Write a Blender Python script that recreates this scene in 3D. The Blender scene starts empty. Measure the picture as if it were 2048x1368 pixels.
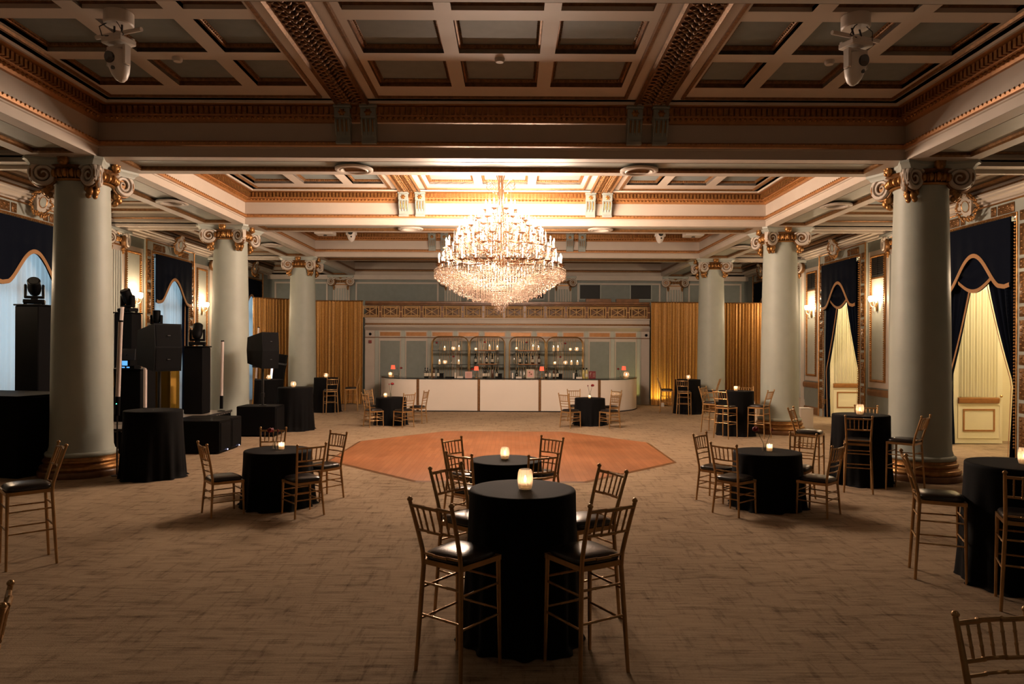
import bpy, math, random
from mathutils import Vector, Matrix
random.seed(7)
PI = math.pi
C = bpy.context.scene.collection
S = bpy.context.scene

# ------------------------------------------------------------------ camera, world, exposure
cd = bpy.data.cameras.new('camera'); cam = bpy.data.objects.new('camera', cd); C.objects.link(cam)
cd.sensor_width = 36; cd.lens = 36*1450/2048; cd.shift_y = 11/2048; cd.clip_end = 200
cam.location = (.185, 0, 2.2); cam.rotation_mode = 'QUATERNION'
cam.rotation_quaternion = (Matrix.Rotation(PI/2, 3, 'X') @ Matrix.Rotation(.0047, 3, 'Z')).to_quaternion()
S.camera = cam
w = bpy.data.worlds.new('world'); S.world = w; w.use_nodes = True
w.node_tree.nodes['Background'].inputs[0].default_value = (.45, .62, .8, 1)
w.node_tree.nodes['Background'].inputs[1].default_value = .5
S.view_settings.view_transform = 'Standard'; S.view_settings.look = 'None'
S.view_settings.exposure = -0.22; S.view_settings.gamma = 1.0; S.view_settings.use_curve_mapping = False
WARM = (1, .75, .57)
POWER = dict(chandelier=3700, sconce=95, day=70, alcove=260, candle=.5, uplight=60, fill=14)

def lamp(name, kind, loc, power, col, size=.1, parent=None, rot=None, shape=None):
    l = bpy.data.lights.new(name, kind); l.energy = power; l.color = col
    if kind == 'AREA':
        l.shape = 'RECTANGLE'; l.size, l.size_y = shape
    else: l.shadow_soft_size = size
    o = bpy.data.objects.new(name, l); C.objects.link(o); o.location = loc
    if rot: o.rotation_euler = rot
    if parent: o.parent = parent
    return o
COL = 7.21; WX = 10.35; YC = [15.75, 22.3, 28.86]
# overcast daylight outside the three left windows (area lights outside the panes, shining in)
for y in YC[:3]:
    lamp('daylight', 'AREA', (-WX-1.3, y, 3.0), POWER['day'], (.52, .78, 1), rot=(0, -PI/2, 0), shape=(3.6, 2.6))
# two dim fill lights added behind the camera to lift the near end
for y in (1.5,):
    for x in (-4.5, 4.5):
        lamp('fill_light', 'POINT', (x, y, 5.3), POWER['fill'], WARM, .35)

# ------------------------------------------------------------------ materials
MATS = {}
def mat(name, col, rough=.6, metal=0, noise=0, nscale=8, bump=0, bscale=60, emit=None, estr=0, spec=.5, coat=0, sheen=0):
    m = bpy.data.materials.new(name); m.use_nodes = True
    nt = m.node_tree; b = nt.nodes['Principled BSDF']; MATS[name] = m
    b.inputs['Base Color'].default_value = (*col, 1); b.inputs['Roughness'].default_value = rough
    b.inputs['Metallic'].default_value = metal; b.inputs['Specular IOR Level'].default_value = spec
    if coat: b.inputs['Coat Weight'].default_value = coat
    if sheen: b.inputs['Sheen Weight'].default_value = sheen; b.inputs['Sheen Roughness'].default_value = .4
    if emit: b.inputs['Emission Color'].default_value = (*emit, 1); b.inputs['Emission Strength'].default_value = estr
    if noise or bump:
        tc = nt.nodes.new('ShaderNodeTexCoord')
    if noise:
        n = nt.nodes.new('ShaderNodeTexNoise'); n.inputs['Scale'].default_value = nscale; n.inputs['Detail'].default_value = 5
        nt.links.new(tc.outputs['Object'], n.inputs['Vector'])
        r = nt.nodes.new('ShaderNodeValToRGB')
        r.color_ramp.elements[0].position = .3; r.color_ramp.elements[1].position = .7
        r.color_ramp.elements[0].color = (*[c*(1-noise) for c in col], 1)
        r.color_ramp.elements[1].color = (*[min(1, c*(1+noise*.6)) for c in col], 1)
        nt.links.new(n.outputs['Fac'], r.inputs['Fac']); nt.links.new(r.outputs['Color'], b.inputs['Base Color'])
    if bump:
        n2 = nt.nodes.new('ShaderNodeTexNoise'); n2.inputs['Scale'].default_value = bscale; n2.inputs['Detail'].default_value = 3
        nt.links.new(tc.outputs['Object'], n2.inputs['Vector'])
        bp = nt.nodes.new('ShaderNodeBump'); bp.inputs['Strength'].default_value = bump; bp.inputs['Distance'].default_value = .01
        nt.links.new(n2.outputs['Fac'], bp.inputs['Height']); nt.links.new(bp.outputs['Normal'], b.inputs['Normal'])
    return m
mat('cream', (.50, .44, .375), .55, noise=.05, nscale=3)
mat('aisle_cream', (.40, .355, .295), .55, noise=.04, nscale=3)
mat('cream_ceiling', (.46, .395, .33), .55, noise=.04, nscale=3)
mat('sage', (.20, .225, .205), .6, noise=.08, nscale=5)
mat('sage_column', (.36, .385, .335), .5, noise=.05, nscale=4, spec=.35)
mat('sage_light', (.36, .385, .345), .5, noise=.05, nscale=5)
mat('bracket_sage', (.26, .285, .26), .55, noise=.06, nscale=6)
mat('coffer_blue', (.16, .185, .18), .6, noise=.08, nscale=6)
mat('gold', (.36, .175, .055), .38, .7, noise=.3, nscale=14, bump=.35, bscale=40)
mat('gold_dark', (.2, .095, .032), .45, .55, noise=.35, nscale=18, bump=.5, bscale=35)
mat('lattice_gold', (.62, .40, .19), .5, .1)
mat('gold_paint', (.40, .185, .065), .42, .35, noise=.15, nscale=10)
mat('chair_gold', (.47, .275, .115), .3, .6, noise=.2, nscale=9)
mat('leather', (.012, .009, .008), .28, 0, bump=.1, bscale=90, spec=.6)
mat('black_cloth', (.0032, .003, .0035), .8, 0, bump=.12, bscale=160, spec=.12)
mat('black_plastic', (.0025, .0025, .003), .6, 0, spec=.1)
mat('black_metal', (.012, .012, .013), .4, .3)
mat('navy', (.003, .005, .012), .9, 0, bump=.1, bscale=90, spec=.08)
mat('braid', (.40, .21, .09), .8, 0, noise=.15, nscale=60)
mat('drape', (.42, .21, .045), .5, .25, noise=.3, nscale=28, bump=.5, bscale=70, sheen=.3)
mat('white_panel', (.78, .70, .62), .45, noise=.02, nscale=2)
mat('white_plastic', (.6, .55, .5), .4)
mat('brass', (.55, .33, .12), .28, .9)
mat('shelf_brass', (.42, .27, .12), .3, .9)
mat('dark_glass', (.02, .02, .02), .12, 0, spec=.7)
mat('wood_rail', (.20, .09, .035), .35, noise=.3, nscale=6)
mat('stage_top', (.30, .26, .22), .35, noise=.15, nscale=4)
mat('tube_white', (.66, .56, .52), .35)
mat('tube_lit', (.9, .95, 1), .4, emit=(.9, .95, 1), estr=1.4)
mat('wax', (.85, .72, .55), .5, emit=(1, .55, .22), estr=.5)
mat('flame', (1, .7, .35), .5, emit=(1, .68, .42), estr=24)
mat('bulb', (1, .85, .6), .4, emit=(1, .78, .56), estr=40)
mat('sconce_glass', (1, .9, .75), .3, emit=(1, .80, .60), estr=40)
mat('red_shade', (.55, .05, .02), .6, emit=(1, .13, .06), estr=1.1)
mat('rose', (.22, .006, .008), .6)
mat('stem', (.03, .05, .02), .6)
mat('paper', (.68, .60, .52), .7)
mat('pink_card', (.62, .36, .32), .7)
mat('red_card', (.16, .012, .015), .5)
mat('liquor_brown', (.05, .016, .006), .12, spec=.7)
mat('bottle_dark', (.008, .010, .007), .1, spec=.8)
mat('bottle_yellow', (.42, .34, .10), .15, spec=.7)
mat('label_cream', (.52, .46, .36), .6)
mat('alcove', (.78, .70, .48), .6, noise=.04, nscale=3)
mat('door_paint', (.82, .76, .56), .4)
mat('vent_dark', (.012, .013, .012), .6)
mat('brown_trim', (.19, .095, .04), .45, noise=.2, nscale=6)
mat('acrylic_gold', (.62, .36, .04), .08, .85)
mat('screen_blue', (.02, .1, .25), .3, emit=(.15, .5, 1), estr=1.2)
mat('led_blue', (.5, .5, 1), .3, emit=(.55, .55, 1), estr=14)
mat('led_green', (.1, 1, .6), .3, emit=(.1, 1, .6), estr=5)
mat('silver', (.07, .07, .075), .4, .6)
mat('dark_void', (.008, .008, .009), .8)
mat('chrome_arm', (.25, .15, .09), .25, .9)
mat('red_box', (.25, .05, .04), .5)

def nodes(name):
    m = bpy.data.materials.new(name); m.use_nodes = True; MATS[name] = m
    nt = m.node_tree
    for n in list(nt.nodes): nt.nodes.remove(n)
    out = nt.nodes.new('ShaderNodeOutputMaterial')
    return m, nt, out
def mixed(name, a, b, fac):
    m, nt, out = nodes(name)
    sh = []
    for typ, args in (a, b):
        s = nt.nodes.new(typ)
        for k, v in args.items(): s.inputs[k].default_value = v
        sh.append(s)
    mx = nt.nodes.new('ShaderNodeMixShader'); mx.inputs[0].default_value = fac
    nt.links.new(sh[0].outputs[0], mx.inputs[1]); nt.links.new(sh[1].outputs[0], mx.inputs[2])
    nt.links.new(mx.outputs[0], out.inputs[0]); return m
mixed('glass', ('ShaderNodeBsdfTransparent', {'Color': (.93, .93, .9, 1)}), ('ShaderNodeBsdfGlossy', {'Color': (.9, .9, .9, 1), 'Roughness': .08}), .16)
mixed('clear_bottle', ('ShaderNodeBsdfTransparent', {'Color': (.75, .75, .7, 1)}), ('ShaderNodeBsdfGlossy', {'Color': (.9, .9, .9, 1), 'Roughness': .1}), .3)
mixed('frosted', ('ShaderNodeBsdfTransparent', {'Color': (1, .95, .88, 1)}), ('ShaderNodeBsdfTranslucent', {'Color': (.95, .84, .72, 1)}), .5)
mixed('crystal', ('ShaderNodeBsdfTransparent', {'Color': (.95, .9, .85, 1)}), ('ShaderNodeBsdfGlossy', {'Color': (.60, .50, .43, 1), 'Roughness': .3}), .52)
mixed('sheer', ('ShaderNodeBsdfTranslucent', {'Color': (.8, .84, .86, 1)}), ('ShaderNodeBsdfDiffuse', {'Color': (.6, .6, .6, 1)}), .3)
mixed('sheer_cream', ('ShaderNodeBsdfTranslucent', {'Color': (.85, .8, .55, 1)}), ('ShaderNodeBsdfDiffuse', {'Color': (.85, .80, .60, 1)}), .7)
mixed('sheer_dark', ('ShaderNodeBsdfTransparent', {'Color': (1, 1, 1, 1)}), ('ShaderNodeBsdfDiffuse', {'Color': (.05, .05, .06, 1)}), .5)

def carpet():
    m = mat('carpet', (.3, .2, .13), .95, spec=.1)
    nt = m.node_tree; b = nt.nodes['Principled BSDF']
    tc = nt.nodes.new('ShaderNodeTexCoord')
    def ns(sx, sy, sc, det, seed=0):
        mp = nt.nodes.new('ShaderNodeMapping'); mp.inputs['Scale'].default_value = (sx, sy, 1); mp.inputs['Location'].default_value = (seed, seed*.7, 0)
        n = nt.nodes.new('ShaderNodeTexNoise'); n.inputs['Scale'].default_value = sc; n.inputs['Detail'].default_value = det; n.inputs['Roughness'].default_value = .65
        nt.links.new(tc.outputs['Object'], mp.inputs[0]); nt.links.new(mp.outputs[0], n.inputs['Vector']); return n
    def ramp(n, p0, p1):
        r = nt.nodes.new('ShaderNodeMapRange'); r.inputs[1].default_value = p0; r.inputs[2].default_value = p1
        nt.links.new(n.outputs['Fac'], r.inputs[0]); return r
    def math_(op, a, b_):
        q = nt.nodes.new('ShaderNodeMath'); q.operation = op
        for i, v in enumerate((a, b_)):
            if isinstance(v, (int, float)): q.inputs[i].default_value = v
            else: nt.links.new(v, q.inputs[i])
        return q.outputs[0]
    fine = ramp(ns(1.0, 22, 2.0, 6), .36, .64)          # fine streaks running across the room
    blot = ramp(ns(1.6, 5.5, 1.5, 5, 3), .5, .68)     # darker worn dashes
    cross = ramp(ns(9, 1.3, 1.6, 4, 9), .53, .68)      # dashes the other way
    big = ramp(ns(1, 1, .5, 2, 5), .3, .7)
    grain = ramp(ns(1, 2.2, 55, 3, 2), .3, .7)
    f = math_('MULTIPLY', fine.outputs[0], .34)
    f = math_('ADD', f, math_('MULTIPLY', math_('SUBTRACT', grain.outputs[0], .5), .22))
    f = math_('ADD', f, math_('MULTIPLY', big.outputs[0], .2))
    f = math_('ADD', f, .42)
    f = math_('SUBTRACT', f, math_('MULTIPLY', blot.outputs[0], .34))
    f = math_('SUBTRACT', f, math_('MULTIPLY', cross.outputs[0], .27))
    r = nt.nodes.new('ShaderNodeValToRGB')
    r.color_ramp.elements[0].color = (.085, .05, .028, 1); r.color_ramp.elements[1].color = (.50, .37, .245, 1)
    nt.links.new(f, r.inputs['Fac']); nt.links.new(r.outputs['Color'], b.inputs['Base Color'])
    bp = nt.nodes.new('ShaderNodeBump'); bp.inputs['Strength'].default_value = .5; bp.inputs['Distance'].default_value = .01
    nn = ns(1, 4, 60, 2); nt.links.new(nn.outputs['Fac'], bp.inputs['Height']); nt.links.new(bp.outputs['Normal'], b.inputs['Normal'])
carpet()
def parquet():
    m = mat('parquet', (.4, .14, .04), .38, spec=.4)
    nt = m.node_tree; b = nt.nodes['Principled BSDF']
    tc = nt.nodes.new('ShaderNodeTexCoord')
    mp = nt.nodes.new('ShaderNodeMapping'); mp.inputs['Rotation'].default_value = (0, 0, PI/2)
    br = nt.nodes.new('ShaderNodeTexBrick'); br.inputs['Scale'].default_value = 1
    br.inputs['Brick Width'].default_value = .9; br.inputs['Row Height'].default_value = .09; br.inputs['Mortar Size'].default_value = .002
    br.inputs['Color1'].default_value = (.42, .175, .075, 1); br.inputs['Color2'].default_value = (.35, .135, .055, 1); br.inputs['Mortar'].default_value = (.2, .07, .02, 1)
    nt.links.new(tc.outputs['Object'], mp.inputs[0]); nt.links.new(mp.outputs[0], br.inputs['Vector'])
    n = nt.nodes.new('ShaderNodeTexNoise'); n.inputs['Scale'].default_value = .8; n.inputs['Detail'].default_value = 6
    mx = nt.nodes.new('ShaderNodeMix'); mx.data_type = 'RGBA'; mx.blend_type = 'OVERLAY'; mx.inputs[0].default_value = .5
    nt.links.new(tc.outputs['Object'], n.inputs['Vector'])
    nt.links.new(br.outputs['Color'], mx.inputs[6]); nt.links.new(n.outputs['Color'], mx.inputs[7])
    r = nt.nodes.new('ShaderNodeMapRange'); r.inputs[3].default_value = .3; r.inputs[4].default_value = .6
    nt.links.new(n.outputs['Fac'], r.inputs[0]); nt.links.new(r.outputs[0], b.inputs['Roughness'])
    g = nt.nodes.new('ShaderNodeRGBToBW'); nt.links.new(n.outputs['Color'], g.inputs[0])
    nt.links.new(g.outputs[0], mx.inputs[7])
    nt.links.new(mx.outputs[2], b.inputs['Base Color'])
parquet()

# ------------------------------------------------------------------ mesh helpers
class MB:
    def __init__(s): s.v = []; s.f = []; s.M = None
    def add(s, vs, fs):
        n = len(s.v)
        if s.M is not None: vs = [tuple(s.M @ Vector(v)) for v in vs]
        s.v += [tuple(v) for v in vs]; s.f += [tuple(i+n for i in f) for f in fs]; return s
    def box(s, x0, x1, y0, y1, z0, z1):
        x0, x1 = min(x0, x1), max(x0, x1); y0, y1 = min(y0, y1), max(y0, y1); z0, z1 = min(z0, z1), max(z0, z1)
        return s.add([(x0,y0,z0),(x1,y0,z0),(x1,y1,z0),(x0,y1,z0),(x0,y0,z1),(x1,y0,z1),(x1,y1,z1),(x0,y1,z1)],
              [(0,3,2,1),(4,5,6,7),(0,1,5,4),(1,2,6,5),(2,3,7,6),(3,0,4,7)])
    def bbox(s, x0, x1, y0, y1, z0, z1, b=.01):   # box with chamfered vertical and top edges
        x0, x1 = min(x0, x1), max(x0, x1); y0, y1 = min(y0, y1), max(y0, y1); z0, z1 = min(z0, z1), max(z0, z1)
        def ring(i, z):
            a, c, d, e = x0+i, x1-i, y0+i, y1-i
            return [(a+b,d,z),(c-b,d,z),(c,d+b,z),(c,e-b,z),(c-b,e,z),(a+b,e,z),(a,e-b,z),(a,d+b,z)]
        vs = ring(b, z0)+ring(0, z0+b)+ring(0, z1-b)+ring(b, z1)
        fs = [tuple(range(7, -1, -1)), tuple(range(24, 32))]
        for k in range(3):
            for i in range(8):
                j = (i+1) % 8; fs.append((k*8+i, k*8+j, k*8+8+j, k*8+8+i))
        return s.add(vs, fs)
    def lathe(s, prof, n=24, c=(0,0,0), fn=None, caps=True):
        vs = []; fs = []
        for r, z in prof:
            for i in range(n):
                a = 2*PI*i/n; rr = r*(fn(a, z) if fn else 1)
                vs.append((c[0]+rr*math.cos(a), c[1]+rr*math.sin(a), c[2]+z))
        for k in range(len(prof)-1):
            for i in range(n):
                j = (i+1) % n; fs.append((k*n+i, k*n+j, (k+1)*n+j, (k+1)*n+i))
        if caps: fs += [tuple(range(n-1, -1, -1)), tuple(range((len(prof)-1)*n, len(prof)*n))]
        return s.add(vs, fs)
    def tube(s, pts, r, n=8, caps=True):
        pts = [Vector(p) for p in pts]; m = len(pts)
        rs = r if isinstance(r, (list, tuple)) else [r]*m
        vs = []; fs = []
        t0 = (pts[1]-pts[0]).normalized(); up = Vector((0,0,1)) if abs(t0.z) < .9 else Vector((1,0,0))
        u = t0.cross(up).normalized()
        for k in range(m):
            t = ((pts[min(k+1, m-1)]-pts[max(k-1, 0)])).normalized()
            u = (u - t*u.dot(t)).normalized(); v_ = t.cross(u)
            for i in range(n):
                a = 2*PI*i/n; vs.append(pts[k] + (u*math.cos(a)+v_*math.sin(a))*rs[k])
        for k in range(m-1):
            for i in range(n):
                j = (i+1) % n; fs.append((k*n+i, (k+1)*n+i, (k+1)*n+j, k*n+j))
        if caps: fs += [tuple(range(n)), tuple(range(m*n-1, (m-1)*n-1, -1))]
        return s.add(vs, fs)
    def ball(s, c, r, n=8, m=5):
        rx, ry, rz = r if isinstance(r, (tuple, list)) else (r, r, r)
        vs = [(c[0], c[1], c[2]-rz)]; fs = []
        for k in range(1, m):
            p = -PI/2+PI*k/m
            for i in range(n):
                a = 2*PI*i/n; vs.append((c[0]+rx*math.cos(p)*math.cos(a), c[1]+ry*math.cos(p)*math.sin(a), c[2]+rz*math.sin(p)))
        vs.append((c[0], c[1], c[2]+rz)); L = len(vs)-1
        for i in range(n):
            j = (i+1) % n; fs.append((0, 1+j, 1+i)); fs.append((L, 1+(m-2)*n+i, 1+(m-2)*n+j))
            for k in range(m-2): fs.append((1+k*n+i, 1+k*n+j, 1+(k+1)*n+j, 1+(k+1)*n+i))
        return s.add(vs, fs)
    def octa(s, c, rx, ry, rz):
        x, y, z = c
        return s.add([(x+rx,y,z),(x,y+ry,z),(x-rx,y,z),(x,y-ry,z),(x,y,z+rz),(x,y,z-rz)],
              [(0,1,4),(1,2,4),(2,3,4),(3,0,4),(1,0,5),(2,1,5),(3,2,5),(0,3,5)])
    def prism(s, poly, z0, z1):      # poly in xy
        n = len(poly); vs = [(x, y, z0) for x, y in poly]+[(x, y, z1) for x, y in poly]
        fs = [tuple(range(n-1, -1, -1)), tuple(range(n, 2*n))]+[(i, (i+1) % n, n+(i+1) % n, n+i) for i in range(n)]
        return s.add(vs, fs)
    def sheet(s, f, nu, nv):
        vs = [f(i/nu, j/nv) for j in range(nv+1) for i in range(nu+1)]
        fs = [(j*(nu+1)+i, j*(nu+1)+i+1, (j+1)*(nu+1)+i+1, (j+1)*(nu+1)+i) for j in range(nv) for i in range(nu)]
        return s.add(vs, fs)
    def sweep(s, prof, x0, y0, x1, y1):   # closed moulding swept inside a rectangle; prof = [(inset, z)]
        vs = []; m = len(prof)
        for d, z in prof: vs += [(x0+d, y0+d, z), (x1-d, y0+d, z), (x1-d, y1-d, z), (x0+d, y1-d, z)]
        fs = []
        for k in range(m-1):
            for i in range(4):
                j = (i+1) % 4; fs.append((k*4+i, k*4+j, (k+1)*4+j, (k+1)*4+i))
        return s.add(vs, fs)
    def run(s, prof, a, b, normal):   # open moulding extruded from a to b; prof=[(out,z)] along the horizontal normal
        vs = []
        for p in (a, b):
            for d, z in prof: vs.append((p[0]+normal[0]*d, p[1]+normal[1]*d, z))
        m = len(prof)
        fs = [(k, k+1, m+k+1, m+k) for k in range(m-1)]+[tuple(range(m)), tuple(range(2*m-1, m-1, -1))]
        return s.add(vs, fs)
    def mesh(s, name, m, smooth=35):
        me = bpy.data.meshes.new(name); me.from_pydata(s.v, [], s.f); me.validate(); me.update()
        import bmesh
        if len(s.f) < 60000:
            bm = bmesh.new(); bm.from_mesh(me); bmesh.ops.recalc_face_normals(bm, faces=bm.faces); bm.to_mesh(me); bm.free()
        me.materials.append(MATS[m])
        if smooth:
            me.shade_smooth(); me.set_sharp_from_angle(angle=math.radians(smooth))
        return me
    def build(s, name, m, parent=None, smooth=35):
        o = bpy.data.objects.new(name, s.mesh(name, m, smooth)); C.objects.link(o)
        if parent: o.parent = parent
        return o
def place(name, me, parent, loc=(0,0,0), rz=0, scale=None):
    o = bpy.data.objects.new(name, me); C.objects.link(o); o.parent = parent; o.location = loc; o.rotation_euler = (0,0,rz)
    if scale: o.scale = scale
    return o
def st(o): o['kind'] = 'structure'; return o
def stuff(o): o['kind'] = 'stuff'; return o
def tag(o, label, cat, group=None):
    o['label'] = label; o['category'] = cat
    if group: o['group'] = group
    return o
def thing(name, label, cat, loc=(0,0,0), rz=0, group=None):
    o = bpy.data.objects.new(name, None); C.objects.link(o); o.location = loc; o.rotation_euler = (0,0,rz); o.empty_display_size = .1
    return tag(o, label, cat, group)
KIDS = {}
def dup(root, loc, rz, label, group=None, cat=None):
    def cp(o, par):
        c = o.copy(); C.objects.link(c)
        if par: c.parent = par
        for ch in o.children: cp(ch, c)
        return c
    r = cp(root, None); r.location = loc; r.rotation_euler = (0,0,rz); r['label'] = label
    if group: r['group'] = group
    return r
def P(x, y, Y): return (.185+(x-1024)*Y/1450)   # a measured column of the photograph turned into metres at depth Y

# ------------------------------------------------------------------ shell
floor = st(MB().box(-WX-.3, WX+3, -4.5, 32, -.12, 0).build('floor', 'carpet', smooth=0))
oc = [(1.37,11.87),(3.3,13.95),(3.3,16.85),(1.55,18.9),(-1.55,18.9),(-3.3,16.85),(-3.3,13.95),(-1.37,11.87)]
def octa_scale(k): return [(x*k, 15.4+(y-15.4)*k) for x, y in oc]
df = tag(MB().prism(octa_scale(1), 0, .012).build('dance_floor', 'parquet', smooth=0), 'octagonal orange wood dance floor lying in the beige carpet', 'dance floor')
e = MB()
for i in range(8):
    a, b = octa_scale(1.0)[i], octa_scale(1.0)[(i+1) % 8]; a2, b2 = octa_scale(1.02)[i], octa_scale(1.02)[(i+1) % 8]
    e.add([(*a,.013),(*b,.013),(*b2,.002),(*a2,.002)], [(0,1,2,3)])
e.build('edge_strip', 'wood_rail', df, 0)

# beams (cream boxes, soffit at 5.3 with a sunk panel between raised borders)
ZS = 5.3; BH = .58; ZT = 6.6
ceil = MB(); 
XW = COL-BH
bays = [(5.93, 12.48), (12.48, 19.03), (19.03, 25.58), (25.58, 31.98)]
ceil.box(-WX, WX, -4.5, 5.93-BH, 5.9, ZT)
for y in (5.93, 12.48, 19.03, 25.58):
    ceil.box(-XW, XW, y-BH, y+BH, ZS+.07, ZT)
for s in (-1, 1): ceil.box(s*(COL-BH), s*(COL+BH), -4.5, 32, ZS+.07, ZT)
ceil.box(-WX, WX, 31.4, 32, 5.2, ZT)
ceil.box(-11, 14, -4.6, 32.2, ZT, ZT+.1)
ceiling = st(ceil.build('ceiling', 'sage_light', smooth=0))
# raised borders of the soffits
sb = MB(); sg = MB()
def soffit(x0, x1, y0, y1, along):
    b = .24
    if along == 'x': rs = [(x0,x1,y0,y0+b),(x0,x1,y1-b,y1)]; ends = [(x0,x0+b),(x1-b,x1)]; rs += [(e0,e1,y0+b,y1-b) for e0,e1 in ends]
    else: rs = [(x0,x0+b,y0,y1),(x1-b,x1,y0,y1)]; rs += [(x0+b,x1-b,y0,y0+b),(x0+b,x1-b,y1-b,y1)]
    for r in rs: sb.box(*r, ZS, ZS+.071)
    g = MB(); 
    sg.sweep([(0,ZS-.004),(.03,ZS+.02),(.03,ZS+.068)], x0+b, y0+b, x1-b, y1-b)
for y in (5.93, 12.48, 19.03, 25.58):
    soffit(-XW, XW, y-BH, y+BH, 'x')
ys = [-.62, 5.93, 12.48, 19.03, 25.58, 32]
for s in (-1, 1):
    for a, b in zip(ys[:-1], ys[1:]):
        x0, x1 = sorted((s*(COL-BH), s*(COL+BH))); soffit(x0, x1, a+BH, b-BH, 'y')
        sb.box(x0, x1, b-BH, b+BH, ZS, ZS+.071)
st(sb.build('trim_101', 'cream', smooth=0)); st(sg.build('trim_102', 'gold_dark', smooth=0))

# coffered wells
P1 = [(.006,ZS),(.006,5.44),(.03,5.45),(.03,5.47)]
G1 = [(.03,5.47),(.07,5.48),(.08,5.53),(.02,5.56),(.006,5.57)]
P2 = [(.006,5.57),(.006,5.86)]
G2 = [(.006,5.86),(.04,5.87),(.06,5.91),(.10,5.94)]
G3 = [(.10,5.94),(.13,5.95),(.15,6.09),(.27,6.10)]
P3 = [(.27,6.10),(.31,6.10),(.33,6.13),(.42,6.13)]
ZC = 6.13
coffer_cache = {}
def coffer(w, d):
    k = (round(w, 3), round(d, 3))
    if k not in coffer_cache:
        pm = MB().box(-w/2, w/2, -d/2, d/2, 0, .02).mesh('coffer_panel', 'coffer_blue', 0)
        g = MB(); g.sweep([(0,-.10),(.0,-.045),(.025,-.04),(.04,-.02),(.055,-.01),(.055,0)], -w/2, -d/2, w/2, d/2)
        for a, b, L, fx in ((-w/2+.05, -d/2+.05, w-.1, 1), (-w/2+.05, d/2-.05, w-.1, 1), (-w/2+.05, -d/2+.05, d-.1, 0), (w/2-.05, -d/2+.05, d-.1, 0)):
            n = int(L/.05)
            for i in range(n):
                t = (i+.5)*L/n
                g.octa((a+t if fx else a, b if fx else b+t, -.03), .014, .014, .014)
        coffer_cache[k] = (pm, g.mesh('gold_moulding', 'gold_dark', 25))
    return coffer_cache[k]
XS = [(-6.05,-5.08),(-4.85,-3.9),(-3.67,-2.92)]
XSr = [(-b,-a) for a,b in XS][::-1]
XCc = [(-1.82,-.74),(-.54,.54),(.74,1.82)]
ncr = [0]
def leafband(x, y0, y1):
    g = MB()
    g.box(x-.24, x+.24, y0, y1, ZC-.03, ZC)
    for sx in (-1, 1): g.run([(0,ZC-.03),(.03,ZC-.07),(.06,ZC-.03)], (x+sx*.25-.03, y0), (x+sx*.25-.03, y1), (1,0))
    lf = MB(); n = int((y1-y0)/.13)
    for i in range(n):
        yy = y0+.06+(i+.2)*(y1-y0-.1)/n
        for sx in (-1, 1):
            for k, (dx, dy, r, h) in enumerate(((.05,.0,.05,.07),(.11,.04,.05,.055),(.16,-.01,.035,.045),(.13,.1,.03,.05))):
                lf.M = Matrix.Translation((x+sx*dx, yy+dy, ZC-.04)) @ Matrix.Rotation(sx*(.6+k*.5), 4, 'Z') @ Matrix.Rotation(.5*sx, 4, 'Y')
                lf.ball((0,0,0), (r*.55, r*1.25, h*.5), 6, 4); lf.M = None
        lf.ball((x, yy, ZC-.07), (.03,.045,.03), 6, 4)
    b = g.build('gold_band', 'gold_dark', ceiling, 25); stuff(lf.build('carved_leaves', 'gold_dark', ceiling, 50))
# console bracket
def bracket_meshes():
    b = MB()
    b.bbox(-.14, .14, -.27, 0, -.05, 0, .012)
    b.bbox(-.125, .125, -.25, 0, -.21, -.05, .01)
    prof = [(-.22,-.21),(-.23,-.27),(-.17,-.40),(-.13,-.49),(-.12,-.57),(0,-.57),(0,-.21)]
    vs = [(x, y, z) for x in (-.115, .115) for y, z in prof]; n = len(prof)
    b.add(vs, [tuple(range(n)), tuple(range(2*n-1, n-1, -1))]+[(i, (i+1) % n, n+(i+1) % n, n+i) for i in range(n)])
    for x in (-.105, -.035, .035, .105): b.tube([(x,-.235,-.225),(x,-.245,-.28),(x,-.185,-.40),(x,-.15,-.47)], .012, 5)
    b.box(-.12, .12, -.15, 0, -.60, -.555)
    r = MB(); r.ball((0,-.25,-.13), (.05,.015,.05), 10, 5)
    for k in range(6): r.ball((.045*math.cos(k*PI/3), -.255, -.13+.045*math.sin(k*PI/3)), .018, 5, 4)
    for x in (-.07, 0, .07): r.tube([(x,-.235,-.24),(x,-.228,-.30),(x,-.18,-.42)], .010, 5)
    return b.mesh('console_bracket', 'bracket_sage', 30), r.mesh('gold_rosette', 'gold', 40)
BRM = bracket_meshes()
tcount = [0]
def trimobj(mb, m, parent=None, smooth=25):
    tcount[0] += 1
    return st(mb.build('trim_%d' % tcount[0], m, parent, smooth))
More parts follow.
